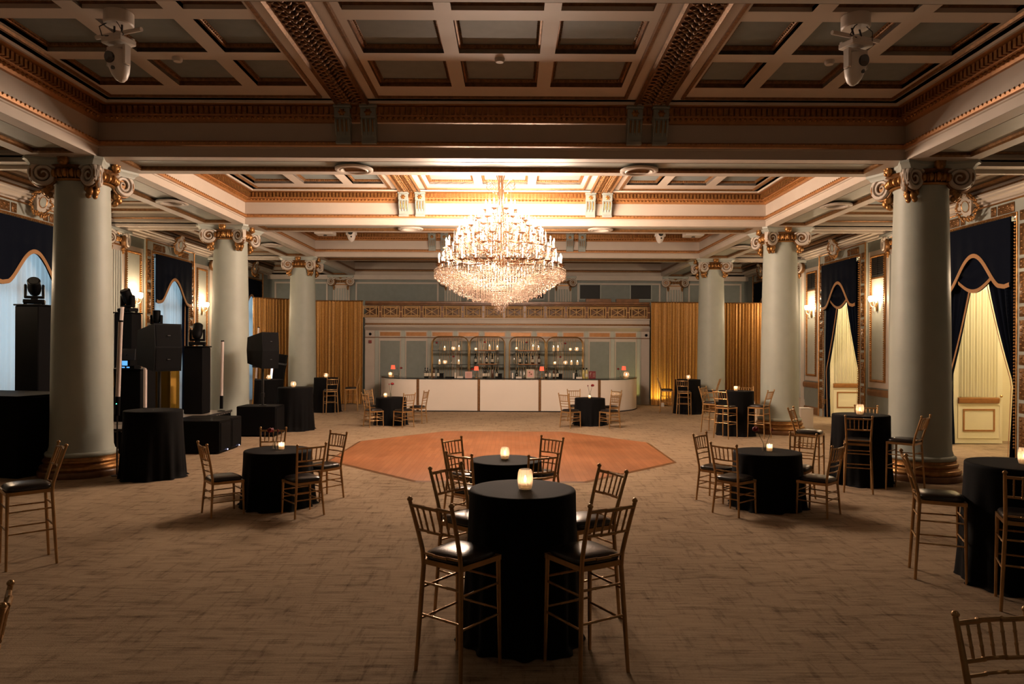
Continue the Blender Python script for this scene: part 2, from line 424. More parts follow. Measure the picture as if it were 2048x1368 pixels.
for bi, (ya, yb) in enumerate(bays):
    y0, y1 = ya+BH, min(yb-BH, 31.4)
    x0, x1 = -XW, XW
    c = MB().sweep(P1, x0, y0, x1, y1).sweep(P2, x0, y0, x1, y1).sweep(P3, x0, y0, x1, y1)
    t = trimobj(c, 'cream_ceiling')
    g = MB().sweep(G1, x0, y0, x1, y1).sweep(G2, x0, y0, x1, y1).sweep(G3, x0, y0, x1, y1)
    trimobj(g, 'gold_paint' if bi != 3 else 'gold_dark', None, 25)
    # dentils and bead rows: one joined ornament run per bay
    d = MB()
    def row(xa, ya_, xb, yb_):
        L = math.hypot(xb-xa, yb_-ya_); n = int(L/.088)
        for i in range(n):
            t_ = (i+.5)/n; X = xa+(xb-xa)*t_; Y = ya_+(yb_-ya_)*t_
            if ya_ == yb_:
                sg_ = 1 if ya_ < (y0+y1)/2 else -1
                d.box(X-.027, X+.027, Y-.02*sg_, Y+.06*sg_, 5.965, 6.075); d.octa((X, Y-.045*sg_, 5.915), .03, .03, .035)
                d.octa((X, Y-.07*sg_, 5.525), .022, .02, .022)
            else:
                sg_ = 1 if xa < 0 else -1
                d.box(X-.02*sg_, X+.06*sg_, Y-.027, Y+.027, 5.965, 6.075); d.octa((X-.045*sg_, Y, 5.915), .03, .03, .035)
                d.octa((X-.07*sg_, Y, 5.525), .02, .022, .022)
    i_ = .15
    if bi < 3:
        row(x0+i_, y0+i_, x1-i_, y0+i_); row(x0+i_, y1-i_, x1-i_, y1-i_); row(x0+i_, y0+i_, x0+i_, y1-i_); row(x1-i_, y0+i_, x1-i_, y1-i_)
        stuff(d.build('dentils', 'gold', t, 0))
    # flat coffered field
    mg = ((y1-y0)-3.46)/2; rows = [(y0+mg+k*1.24, y0+mg+k*1.24+.98) for k in range(3)]
    cells = XS+XCc+XSr
    xs = sorted(set([x0+.33, x1-.33]+[v for p in cells for v in p])); yy = sorted(set([y0+.33, y1-.33]+[v for p in rows for v in p]))
    f = MB()
    for i in range(len(xs)-1):
        for j in range(len(yy)-1):
            if any(abs(a-xs[i]) < 1e-6 for a, b in cells) and any(abs(a-yy[j]) < 1e-6 for a, b in rows): continue
            f.add([(xs[i],yy[j],ZC),(xs[i+1],yy[j],ZC),(xs[i+1],yy[j+1],ZC),(xs[i],yy[j+1],ZC)], [(0,1,2,3)])
    for a, b in cells:
        for p, q in rows:
            f.sweep([(0,ZC),(0,ZC+.1)], a, p, b, q)
            cx, cy = (a+b)/2, (p+q)/2; pm, gm = coffer(b-a, q-p)
            o = place('coffer_panel', pm, ceiling, (cx, cy, ZC+.1)); place('gold_moulding', gm, o)
    f.build('ceiling_field', 'cream_ceiling', t, 0)
    gl = MB()
    for xa, xb in ((x0+.47, -2.82), (-1.98, 1.98), (2.82, x1-.47)):
        gl.sweep([(0,ZC),(.0,ZC-.025),(.045,ZC-.035),(.06,ZC)], xa, y0+.5, xb, y1-.5)
    trimobj(gl, 'gold_dark')
    for s in (-1, 1): leafband(s*2.4, y0+.3, y1-.3)
    # console brackets in pairs at both ends
    if bi < 3:
        for s in (-1, 1):
            for q in (-1, 1):
                for (yy_, rz) in ((y1, 0), (y0, PI)):
                    o = place('console_bracket', BRM[0], ceiling, (s*2.36+q*.21, yy_, 6.1), rz); place('gold_rosette', BRM[1], o)
# recessed soffit rings
rm = MB().lathe([(.33,0),(.33,-.03),(.29,-.045),(.26,-.035),(.25,-.03),(.23,-.045),(.2,-.03),(.2,.03)], 40, caps=False).mesh('downlight_ring', 'cream', 40)
rc = MB().lathe([(.2,.03),(.12,.055),(.0,.06)], 24, caps=False).mesh('recess', 'brown_trim', 40)
def ring(x, y, lab):
    o = bpy.data.objects.new('downlight', None); C.objects.link(o); o.location = (x, y, ZS+.025); tag(o, lab, 'ceiling light', 'round gilt downlight rings in the beam soffits')
    place('downlight_ring', rm, o); place('recess', rc, o)
for (x, y, l) in ((-2.6,12.72,'gilt downlight ring in the nearest dark crossbeam, left of centre'),(2.4,12.72,'gilt downlight ring in the nearest dark crossbeam, right of centre'),
    (-2.5,19.1,'gilt downlight ring in the crossbeam behind the chandelier, to its left'),(2.5,19.1,'gilt downlight ring in the crossbeam behind the chandelier, to its right'),
    (-7.21,15.75,'gilt downlight ring in the left long beam between first and second columns'),(7.21,15.75,'gilt downlight ring in the right long beam between first and second columns'),
    (-7.21,22.3,'gilt downlight ring in the left long beam between second and third columns'),(7.21,22.3,'gilt downlight ring in the right long beam between second and third columns')):
    ring(x, y, l)
# aisle ceilings
for s in (-1, 1):
    xa, xb = sorted((s*(COL+BH), s*(WX-.0)))
    for bi, yc in enumerate([2.65, 9.2, 15.75, 22.3, 28.7]):
        y0, y1 = yc-2.95, yc+2.95 if bi < 4 else 31.4
        c = MB().sweep([(0,ZS),(0,5.38),(.05,5.40),(.05,5.46)], xa, y0, xb, y1).sweep([(.09,5.50),(.09,5.60),(.16,5.64)], xa, y0, xb, y1).sweep([(.22,5.70),(.3,5.74),(.3,5.80),(.5,5.82)], xa, y0, xb, y1)
        c.sweep([(.5,5.82),(1.2,5.82)], xa, y0, xb, y1)
        c.box(xa-.01, xb+.01, y1, y1+.65, ZS+.05, ZT)
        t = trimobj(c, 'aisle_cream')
        g = MB().sweep([(.05,5.46),(.08,5.47),(.1,5.49),(.09,5.50)], xa, y0, xb, y1).sweep([(.16,5.64),(.2,5.65),(.22,5.70)], xa, y0, xb, y1)
        g.sweep([(.55,5.82),(.55,5.79),(.62,5.79),(.62,5.82)], xa, y0, xb, y1)
        trimobj(g, 'gold_dark')
        trimobj(MB().box(xa+.7, xb-.7, y0+.7, y1-.7, 5.80, 5.81), 'coffer_blue', None, 0)
        bb = MB().box(xa, xb, y1+.02, y1+.12, ZS-.02, ZS+.06).box(xa, xb, y1+.53, y1+.63, ZS-.02, ZS+.06)
        if bi < 4: trimobj(bb, 'cream', None, 0)

# ------------------------------------------------------------------ capitals (shared meshes)
def volute_meshes():
    ridge = MB(); back = MB()
    for cq in range(4):
        for sp in (-1, 1):
            ang = PI/4+cq*PI/2
            # plane of the scroll contains the diagonal; two faces splay apart
            base = Matrix.Rotation(ang, 4, 'Z') @ Matrix.Translation((.60, sp*.05, -.26)) @ Matrix.Rotation(-sp*.42, 4, 'Z') @ Matrix.Rotation(PI/2, 4, 'X')
            off = -sp*.028
            ridge.M = base; back.M = base
            n = 46; pts = []; rs = []
            for i in range(n):
                t = i/(n-1); a = PI/2+.9-t*2*PI*2.35; r = .185*(1-t)**.85+.018
                pts.append((r*math.cos(a), r*math.sin(a), off*1.15)); rs.append(.042*(1-t)+.012)
            # the band arrives from the echinus
            pts = [(-.40,.10,off*.5), (-.25,.17,off*.8)]+pts; rs = [.022, .028]+rs
            ridge.tube(pts, rs, 6)
            back.lathe([(.215,-.02),(.225,-.008),(.225,.008),(.215,.02)], 20)
            ridge.M = None; back.M = None
    orn = MB()
    for cq in range(4):
        a0 = cq*PI/2
        orn.M = Matrix.Rotation(a0, 4, 'Z')
        orn.ball((.56,0,-.05), (.07,.1,.09), 8, 5); orn.ball((.58,.05,0), .04, 6, 4); orn.ball((.58,-.05,0), .04, 6, 4); orn.ball((.6,0,-.09), .04, 6, 4)
        for k in (-2,-1,0,1,2): orn.ball((.52-.03*abs(k), k*.105, -.24), (.06,.045,.075), 8, 5)
        for k in (-1.5,-.5,.5,1.5): orn.ball((.53-.03*abs(k), k*.105, -.25), (.03,.018,.08), 6, 4)
        for k in (-1, 1):            # drops of fruit under the scrolls
            y = k*.33
            for (dx,dy,dz,r) in ((0,0,-.46,.075),(.02,.03*k,-.53,.065),(-.01,-.01*k,-.59,.05),(.03,-.02*k,-.50,.04),(-.02,.04*k,-.42,.05),(0,0,-.40,.06)):
                orn.ball((.40+dx, y+dy, dz), (r*.9, r, r*1.15), 7, 5)
        orn.M = None
    orn.lathe([(.44,-.36),(.48,-.35),(.49,-.33),(.47,-.31),(.44,-.31)], 32, caps=False)
    ab = MB()
    def abp(k, z):
        pts = []
        for q in range(4):
            a = PI/4+q*PI/2
            for t in (-.5, .5):
                pass
            cx, cy = math.cos(a), math.sin(a); nx, ny = -cy, cx
            pts += [(cx*.86*k-nx*.07, cy*.86*k-ny*.07, z), (cx*.86*k+nx*.07, cy*.86*k+ny*.07, z)]
            m_ = a+PI/4
            for dm, rr in ((-.45,.585),(0,.50),(.45,.585)):
                pts.append((math.cos(m_+dm)*rr*k, math.sin(m_+dm)*rr*k, z))
        return pts
    rings = [abp(.92,-.12), abp(.97,-.06), abp(1.02,-.04), abp(1.02,0)]
    vs = sum(rings, []); n = len(rings[0])
    ab.add(vs, [tuple(range(n-1,-1,-1)), tuple(range(3*n,4*n))]+[(k*n+i, k*n+(i+1)%n, (k+1)*n+(i+1)%n, (k+1)*n+i) for k in range(3) for i in range(n)])
    bell = MB().lathe([(.40,-.40),(.42,-.30),(.50,-.14),(.55,-.11)], 28)
    return ridge.mesh('scroll', 'cream', 60), back.mesh('scroll_disc', 'gold_dark', 40), orn.mesh('ornament', 'gold', 60), ab.mesh('abacus', 'sage_light', 30), bell.mesh('bell', 'gold_dark', 50)
VM = volute_meshes()
shaft = MB().lathe([(.50,.32),(.535,.335),(.55,.36),(.548,.385),(.53,.405),(.505,.415),(.50,.44),(.482,.50),(.475,.8),(.472,1.6),(.462,2.6),(.445,3.6),(.425,4.5),(.415,4.9),(.43,4.93),(.43,4.97),(.41,5.0)], 64).mesh('shaft', 'sage_column', 40)
basem = MB().lathe([(.58,.10),(.615,.11),(.63,.145),(.615,.18),(.575,.195),(.56,.22),(.575,.235),(.585,.26),(.575,.285),(.55,.295),(.545,.31),(.55,.335)], 64).mesh('base', 'gold', 40)
plinth = MB().lathe([(.645,0),(.655,.02),(.655,.085),(.64,.105),(.55,.11)], 64).mesh('plinth', 'wood_rail', 40)
def capital(parent, loc, sc=(1,1,1), half=None):
    o = place('capital', VM[3], parent, loc, 0, sc)
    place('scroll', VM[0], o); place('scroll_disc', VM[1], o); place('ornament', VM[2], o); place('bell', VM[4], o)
    return o
for (s, y, lab) in ((-1,12.48,'tall pale green column nearest on the left, gilt volute capital'),(1,12.48,'tall pale green column nearest on the right, gilt volute capital'),
        (-1,19.03,'second pale green column on the left, behind the black speakers'),(1,19.03,'second pale green column on the right, beside the white box'),
        (-1,25.58,'farthest pale green column on the left, between the gold drapes'),(1,25.58,'farthest pale green column on the right, between the gold drapes')):
    t = thing('column', lab, 'column', (s*COL, y, 0))
    place('shaft', shaft, t); place('base', basem, t); place('plinth', plinth, t); capital(t, (0,0,ZS-.002))
# ------------------------------------------------------------------ side walls
def frame_x(mb, X, n, y0, y1, z0, z1, w, t, prof=None):
    """rectangular moulding frame on a wall plane at X, facing n (+1/-1)"""
    pr = prof or [(0,0),(0,t),(w*.5,t*1.3),(w,t*.6),(w,0)]
    vs = []
    for d, o in pr:
        vs += [(X+n*o, y0+d, z0+d), (X+n*o, y1-d, z0+d), (X+n*o, y1-d, z1-d), (X+n*o, y0+d, z1-d)]
    m = len(pr)
    mb.add(vs, [(k*4+i, k*4+(i+1) % 4, (k+1)*4+(i+1) % 4, (k+1)*4+i) for k in range(m-1) for i in range(4)])
def rope_x(mb, X, n, y0, y1, z0, z1, r=.03, sp=.07):
    for (a, b) in (((y0,z0),(y0,z1)), ((y1,z0),(y1,z1)), ((y0,z1),(y1,z1))):
        L = math.hypot(b[0]-a[0], b[1]-a[1]); k = int(L/sp)
        for i in range(k):
            t = (i+.5)/k; mb.octa((X+n*.02, a[0]+(b[0]-a[0])*t, a[1]+(b[1]-a[1])*t), r, r*.8 if a[1] != b[1] else r, r)
HW = 1.2; ZW = 4.88
gp_cache = {}
def carved(w, h):
    k = (round(w,2), round(h,2))
    if k not in gp_cache:
        g = MB().bbox(-w/2, w/2, -.02, .0, -h/2, h/2, .006); n = max(2, int(max(w,h)/.07))
        rnd = random.Random(5)
        for i in range(n):
            t = (i+.5)/n-.5; x, z = (t*w*.9, .2*h*(-1)**i) if w > h else (.2*w*(-1)**i, t*h*.9)
            g.ball((x, -.025, z), (.022+.3*min(w,h)*.3, .018, .03), 6, 4)
        gp_cache[k] = g.mesh('carved_panel', 'gold_dark', 50)
    return gp_cache[k]
# pilaster mesh in its own frame: face towards -y, width .7
def pil_meshes():
    b = MB().box(-.36, .36, -.10, 0, 0, 5.3).box(-.44, .44, -.16, 0, 0, .35).box(-.41, .41, -.13, 0, .35, .45)
    f = MB()
    for k in range(6):
        x = -.28+k*.112; f.tube([(x,-.10,.5),(x,-.10,4.72)], .036, 6)
    return b.mesh('pilaster', 'cream', 0), f.mesh('flute', 'sage_light', 50)
PM = pil_meshes()
bp = MB()
ridge = MB(); disc = MB(); orn = MB()
for sx in (-1, 1):
    M_ = Matrix.Translation((sx*.40, -.20, -.27)) @ Matrix.Rotation(sx*.25, 4, 'Z') @ Matrix.Rotation(PI/2, 4, 'X') @ Matrix.Diagonal((sx, 1, 1, 1))
    ridge.M = M_; disc.M = M_
    n = 40; pts = [(-.36,.12,.02), (-.2,.16,.03)]; rs = [.02, .026]
    for i in range(n):
        t = i/(n-1); a = PI/2+.9-t*2*PI*2.3; r = .165*(1-t)**.85+.015; pts.append((r*math.cos(a), r*math.sin(a), .03)); rs.append(.03*(1-t)+.01)
    ridge.tube(pts, rs, 6); disc.lathe([(.19,-.1),(.2,-.08),(.2,.01),(.19,.02)], 18)
    for dz, r in ((-.50,.055),(-.56,.045),(-.61,.03)): orn.ball((sx*.30, -.16, dz), r, 7, 5)
orn.ball((0,-.2,-.08), (.09,.06,.08), 8, 5)
for k in (-2,-1,0,1,2): orn.ball((k*.085,-.15,-.26), (.04,.05,.07), 7, 5)
orn.box(-.36, .36, -.13, 0, -.42, -.38)
cab = MB().bbox(-.56, .56, -.28, 0, -.10, 0, .02).box(-.44, .44, -.2, 0, -.16, -.10)
pcap = (ridge.mesh('scroll','cream',60), disc.mesh('scroll_disc','gold_dark',40), orn.mesh('ornament','gold',60), cab.mesh('capital','sage_light',30))
def pilaster(parent, x, y, rz):
    o = place('pilaster', PM[0], parent, (x, y, 0), rz); place('flute', PM[1], o)
    q = place('pilaster_capital', pcap[3], parent, (x, y, ZS-.02), rz)
    for m_, nm in ((pcap[0],'scroll'),(pcap[1],'scroll_disc'),(pcap[2],'ornament')): place(nm, m_, q)
# speaker cartouche and sconce templates (face -y)
cart_n = [0]
def cartouche(loc, rz, lab):
    t = thing('cartouche', lab, 'wall ornament', loc, rz, 'carved cartouches over the tall windows'); t.scale = (.78,.78,.78); t.rotation_euler = (.18, 0, rz)
    sh = [(-.17,-.24),(0,-.3),(.17,-.24),(.24,-.02),(.28,.16),(.18,.17),(.1,.29),(0,.32),(-.1,.29),(-.18,.17),(-.28,.16),(-.24,-.02)]
    mb = MB(); mb.M = Matrix.Rotation(PI/2, 4, 'X'); mb.prism(sh, .02, .10); mb.M = None
    for sx in (-1, 1): mb.tube([(sx*.08,-.12,.24),(sx*.13,-.13,.31),(sx*.06,-.13,.35),(sx*.02,-.12,.30)], .02, 6)
    mb.build('shield', 'cream', t, 30)
    g = MB(); g.M = Matrix.Rotation(PI/2, 4, 'X'); g.lathe([(.0,.10),(.14,.10),(.14,.115),(.0,.12)], 24, caps=False)
    g.build('speaker_grille', 'sage_light', t)
    g = MB(); g.M = Matrix.Rotation(PI/2, 4, 'X'); g.lathe([(.14,.10),(.165,.10),(.16,.125),(.14,.115)], 24, caps=False); g.M = None
    rnd = random.Random(3)
    for sx in (-1, 1):
        for k in range(26):
            a = -1.5+k*.11; rr = .30+.13*rnd.random()*(1-abs(k-10)/26)
            g.M = Matrix.Translation((sx*rr*math.cos(a)*1.15, -.05-.05*rnd.random(), rr*math.sin(a)-.02)) @ Matrix.Rotation(sx*a, 4, 'Y')
            g.ball((0,0,0), (.07,.03,.028), 6, 4)
        g.M = None
    for a in range(9): g.ball((-.16+a*.04, -.08, -.30-.02*math.sin(a)), (.035,.03,.04), 6, 4)
    g.build('leaf_spray', 'gold', t, 50); g2 = MB()
    for sx in (-1, 1): g2.ball((sx*.19,-.105,.08), (.022,.01,.028), 8, 4)
    g2.build('stud', 'gold_dark', t)
def sconce(loc, rz, lab, power=True):
    t = thing('wall_sconce', lab, 'wall light', loc, rz, 'lit crystal sconces on the side walls')
    b = MB(); b.ball((0,-.02,-.1), (.05,.03,.16), 10, 6)
    for sx in (-1, 0, 1): b.tube([(0,-.04,-.1),(sx*.07,-.1,-.13),(sx*.12,-.13,-.08),(sx*.13,-.14,0)], .009, 6); b.lathe([(.01,0),(.035,.012),(.03,.018)], 10, (sx*.13, -.14, 0))
    b.build('bracket', 'brass', t)
    g = MB()
    for sx in (-1, 0, 1):
        g.lathe([(.02,.02),(.045,.06),(.05,.12),(.042,.17)], 14, (sx*.13,-.14 if sx else -.17,0), caps=False)
    g.build('glass_shade', 'sconce_glass', t)
    d = MB()
    for k in range(14): d.octa((-.13+.02*k, -.14, -.05-.03*(k % 3)), .008, .008, .018)
    d.octa((0,-.12,-.26), .02, .02, .04); stuff(d.build('crystal_drops', 'crystal', t))
    lamp('sconce_lamp', 'POINT', (0,-.24,.12), POWER['sconce'], (1,.70,.43), .06, t)
wallo = {}
for s, side in ((-1,'left'), (1,'right')):
    n = -s; X = s*WX; XO = s*(WX+.35)
    wl = MB(); edges = [-4.5]+[v for y in YC for v in (y-HW, y+HW)]+[32]
    for i in range(0, len(edges), 2):
        wl.box(X, XO, edges[i], edges[i+1], 0, 6.6)
    for y in YC: wl.box(X, XO, y-HW, y+HW, ZW, 6.6)
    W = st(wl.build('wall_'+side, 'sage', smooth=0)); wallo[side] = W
    # cornice along the wall
    c = MB().run([(0,5.25),(.05,5.255),(.05,5.30),(.12,5.32),(.12,5.37),(.2,5.39),(.2,5.43),(.24,5.45),(.24,5.49),(0,5.49)], (X,-4.5), (X,31.4), (n,0))
    trimobj(c, 'cream')
    g = MB().run([(.10,5.49),(.16,5.50),(.16,5.55),(.10,5.58)], (X,-4.5), (X,31.4), (n,0)).run([(.0,5.62),(.30,5.63),(.32,5.68),(.2,5.71),(0,5.71)], (X,-4.5), (X,31.4), (n,0))
    trimobj(g, 'gold_dark')
    lo = MB()
    for i in range(0, len(edges), 2):
        a, b = edges[i]+(.37 if i else 0), edges[i+1]-.37
        lo.run([(0,0),(.04,0),(.04,.22),(.02,.25),(0,.25)], (X,a), (X,b), (n,0))
    st(lo.build('baseboard_'+side, 'brown_trim', smooth=0))
    lo = MB()
    for i in range(0, len(edges), 2):
        a, b = edges[i]+(.45 if i else 0), edges[i+1]-.45
        lo.run([(0,.88),(.03,.89),(.05,.95),(.05,1.03),(.02,1.08),(0,1.08)], (X,a), (X,b), (n,0))
    trimobj(lo, 'brown_trim')
    for y in (12.48, 19.03, 25.58): pilaster(W, X, y, -PI/2*s)
    for wi, y in enumerate(YC):
        num = wi+1+(3 if s == 1 else 0)
        wn = bpy.data.objects.new('window_%d' % num if s == -1 else 'trim_%d' % (111+wi), None); C.objects.link(wn); wn['kind'] = 'structure'
        # carved surround: cream strip with carved gold panels, gold rope inside
        fr = MB(); 
        Xf = X+n*.02
        fr.box(X, X+n*.05, y-HW-.36, y-HW, 0, ZW+.36).box(X, X+n*.05, y+HW, y+HW+.36, 0, ZW+.36).box(X, X+n*.05, y-HW, y+HW, ZW, ZW+.36)
        fr.build('surround', 'sage_light', wn, 0)
        g = MB(); rope_x(g, X+n*.06, n, y-HW+.01, y+HW-.01, .2, ZW+.04, .028, .065)
        frame_x(g, X+n*.05, n, y-HW-.04, y+HW+.04, -.1, ZW+.09, .03, .02); frame_x(g, X+n*.05, n, y-HW-.37, y+HW+.37, -.1, ZW+.38, .03, .03)
        g.build('rope_moulding', 'gold', wn, 30)
        rz = -PI/2*s
        zs = [.35]; k = 0
        segs = []
        z = .25
        while z < ZW:
            h = (.62 if k % 2 == 0 else .2); segs.append((z+h/2, h)); z += h+.07; k += 1
        for zc, h in segs:
            for yy in (y-HW-.21, y+HW+.21): place('carved_panel', carved(.2, h), wn, (X+n*.05, yy, zc), rz)
        for q, ww in ((-.9,.5),(-.52,.16),(.52,.16),(.9,.5)): place('carved_panel', carved(ww, .2), wn, (X+n*.05, y+q, ZW+.21), rz)
        cartouche((X+n*.25, y, 5.32), rz, 'carved gilt cartouche with round grille over the %s %s window' % (['nearest','middle','farthest'][wi], side))
        # flanking wall panels
        for q in (-1, 1):
            pa, pb = sorted((y+q*(HW+.47), y+q*(HW+1.58)))
            if pa < 13: pass
            if pb > 31.2: continue
            pm = MB().box(X, X+n*.03, pa, pb, 1.12, 4.95); pm.build('panel_field', 'cream', W, 0)
            g = MB(); frame_x(g, X+n*.03, n, pa+.14, pb-.14, 1.28, 4.82, .07, .03); rope_x(g, X+n*.05, n, pa+.19, pb-.19, 1.3, 4.78, .022, .06)
            g.build('panel_frame', 'gold', W, 30)
            MB().box(X+n*.03, X+n*.034, pa+.2, pb-.2, 1.34, 4.76).build('wall_panel', 'sage_light', W, 0)
            if s == 1:
                vt = MB().box(X+n*.034, X+n*.05, y+q*(HW+1.02)-.33, y+q*(HW+1.02)+.33, 4.22, 4.78)
                o = vt.build('vent', 'vent_dark', W, 0); g = MB()
                for k in range(9): g.box(X+n*.05, X+n*.06, y+q*(HW+1.02)-.3, y+q*(HW+1.02)+.3, 4.26+k*.055, 4.28+k*.055)
                g.box(X+n*.05, X+n*.065, y+q*(HW+1.02)-.01, y+q*(HW+1.02)+.01, 4.24, 4.76); g.build('grille', 'black_metal', o, 0)
                MB().box(X+n*.03, X+n*.06, y+q*(HW+1.02)-.38, y+q*(HW+1.02)+.38, 4.16, 4.2).build('vent_sill', 'gold_dark', W, 0)
            if wi < 2 or q < 0:
                nm = {(0,-1):'before the nearest window',(0,1):'behind the nearest window',(1,-1):'before the middle window',(1,1):'behind the middle window',(2,-1):'before the farthest window'}[(wi,q)]
                sconce((X+n*.04, y+q*2.2, 3.5), rz, 'lit crystal wall sconce on the %s wall %s' % (side, nm))
        # valance
        hw = HW-.02
        def bell(t):
            a = min(1, abs(t)/.72); b = 3.47+.72*(max(0, math.cos(a*PI/2))**1.6)
            return b-.03*max(0, 1-abs(abs(t)-.86)/.14)
        Xv = X+n*.14
        v = MB().sheet(lambda u, q, y=y: (Xv+n*(.004*math.sin(u*40)*(1-q)), y+(2*u-1)*hw, bell(2*u-1)+(ZW-bell(2*u-1))*q), 60, 4)
        v.sheet(lambda u, q, y=y: (Xv+n*(.02+.004*math.sin(u*40)*(1-q)), y+(2*u-1)*hw, bell(2*u-1)+(ZW-bell(2*u-1))*q), 60, 4)
        va = v.build('valance', 'navy', None, 60)
        tag(va, 'navy scalloped valance with tan braid over the %s %s window' % (['nearest','middle','farthest'][wi], side), 'valance', 'navy window valances')
        br = MB()
        def edge(u): return bell(2*u-1)
        N = 60; vs = []
        for i in range(N+1):
            u = i/N; e0 = .001; dy = (edge(min(1,u+.01))-edge(max(0,u-.01))); dx = .04*hw; L = math.hypot(dx, dy); ny, nz = -dy/L, dx/L
            yc_, zc_ = y+(2*u-1)*hw, edge(u)
            vs += [(Xv+n*.035, yc_-ny*.0, zc_-nz*.0), (Xv+n*.045, yc_+ny*.045, zc_+nz*.045), (Xv+n*.035, yc_+ny*.09, zc_+nz*.09)]
        fs = [(i*3+k, i*3+k+1, (i+1)*3+k+1, (i+1)*3+k) for i in range(N) for k in range(2)]
        br.add(vs, fs).build('braid_trim', 'braid', va, 60)
        if s == 1:   # extra swag hung inside the arch
            def sw(u): t = 2*u-1; return 3.66-.23*math.cos(t*PI/2)
            v = MB().sheet(lambda u, q, y=y: (X+n*(.105+.02*math.sin(q*14)), y+(2*u-1)*.56, sw(u)+(4.25-sw(u))*q), 24, 14)
            so = v.build('swag', 'navy', va, 60)
            vs = []
            for i in range(25):
                u = i/24; vs += [(X+n*.135, y+(2*u-1)*.56, sw(u)), (X+n*.14, y+(2*u-1)*.56, sw(u)+.08)]
            MB().add(vs, [(i*2, i*2+1, i*2+3, i*2+2) for i in range(24)]).build('swag_braid', 'braid', so, 60)
        # side drapes
        for q in (-1, 1):
            if s == 1:
                kf = lambda z: (.26 if z > 3.6 else .26+(3.6-z)/(3.6-1.55)*.0)
                def inner(z, q=q):   # distance of the free edge from the window centre
                    if z > 1.5: t = max(0, (4.8-z)/3.3); return .04+(1.03*min(1,t)**1.4)
                    return 1.06-.06*(1.5-z)
            else:
                def inner(z, q=q): return 1.02-.05*math.sin((4.8-z)/4.8*PI)
            def fd(u, vv, q=q, y=y):
                z = 4.8*vv+.01; i_ = inner(z); o_ = HW-.01; a = i_+(o_-i_)*u
                pinch = .5+.5*min(1, abs(z-1.5)/1.2)
                return (X+n*(.0+.05*pinch*math.sin(u*24)+.02*math.sin(u*53+1)-.02), y+q*a, z)
            cu = MB().sheet(fd, 46, 30).build('curtain', 'navy', None, 60)
            tag(cu, '%s navy curtain %s the %s %s window' % ('swept-back' if s == 1 else 'narrow straight', ('on the near side of','on the far side of')[q > 0], ['nearest','middle','farthest'][wi], side), 'curtain', 'navy side curtains')
            vs = []
            for i in range(31):
                z = .02+4.78*i/30; i_ = inner(z); vs += [(X+n*.035, y+q*(i_-.03), z), (X+n*.045, y+q*(i_+.012), z)]
            MB().add(vs, [(i*2, i*2+1, i*2+3, i*2+2) for i in range(30)]).build('braid_edge', 'braid', cu, 60)
        if s == -1:
            sc_ = MB().sheet(lambda u, vv, y=y: (X-.12+.02*math.sin(u*95)+.012*math.sin(u*41), y+(2*u-1)*(HW-.02), .02+4.8*vv), 150, 6).build('sheer_curtain', 'sheer', None, 60)
            tag(sc_, 'white sheer curtain glowing with daylight in the %s left window' % ['nearest','middle','farthest'][wi], 'curtain', 'white sheers')
            fr = MB().box(X-.30, X-.24, y-HW, y-HW+.07, 0, ZW).box(X-.30, X-.24, y+HW-.07, y+HW, 0, ZW).box(X-.30, X-.24, y-.03, y+.03, 0, ZW)
            for zz in (0, 1.0, 3.4, ZW-.07): fr.box(X-.30, X-.24, y-HW, y+HW, zz, zz+.07)
            fr.build('sash', 'cream', wn, 0)
            MB().box(X-.275, X-.27, y-HW, y+HW, 0, ZW).build('pane', 'glass', wn, 0)
        else:
            # lit vestibule with an open panelled door leaf seen through the opening
            ya, yb = y-1.9, y+1.75
            ve = MB()
            XI, XE = WX+.35, WX+2.6
            ve.box(XE, XE+.1, ya, yb, 0, 5.2).box(XI, XE, ya-.1, ya, 0, 5.2).box(XI, XE, yb, yb+.1, 0, 5.2).box(XI, XE+.1, ya, yb, 5.0, 5.2)
            a_ = st(ve.build('wall_vestibule', 'alcove', smooth=0))
            lamp('vestibule_lamp', 'POINT', (WX+1.2, y-.6, 4.6), POWER['alcove'], (1, .84, .60), .15)
            dr = bpy.data.objects.new('door_%d' % (wi+1), None); C.objects.link(dr); dr['kind'] = 'structure'; dr.location = (WX+.12, y+1.13, 0); 
            dw = 1.14
            lf = MB().box(0, dw, 0, .05, .02, 1.0).box(0, .13, 0, .05, 1.0, 3.7).box(dw-.13, dw, 0, .05, 1.0, 3.7).box(.13, dw-.13, 0, .05, 3.5, 3.7)
            lf.build('leaf', 'door_paint', dr, 0)
            MB().sheet(lambda u, vv: (.13+u*(dw-.26), -.01+.012*math.sin(u*80)+.006*math.sin(u*37), 1.1+2.5*vv), 90, 2).build('door_sheer', 'sheer_cream', dr, 60)
            MB().run([(0,.95),(.04,.96),(.06,1.03),(.06,1.07),(0,1.09)], (.1,0), (dw-.1,0), (0,-1)).build('gold_rail', 'gold_paint', dr)
            g = MB()
            def fy(x0, x1, z0, z1, w_):
                for r_ in ((x0,x1,z0,z0+w_),(x0,x1,z1-w_,z1),(x0,x0+w_,z0+w_,z1-w_),(x1-w_,x1,z0+w_,z1-w_)): g.box(r_[0], r_[1], -.015, 0, r_[2], r_[3])
            fy(.22, dw-.18, .30, .82, .035); g.build('gold_panel_frame', 'gold_paint', dr, 0)
            g = MB(); fy(.10, dw-.06, .14, .92, .012); g.build('panel_bead', 'door_paint', dr, 0)
            MB().ball((dw-.06,-.05,1.12), .03, 8, 5).build('door_knob', 'brass', dr)
            MB().box(-.17,0,-.02,.04,.42,.58).build('hinge','brass',dr,0)

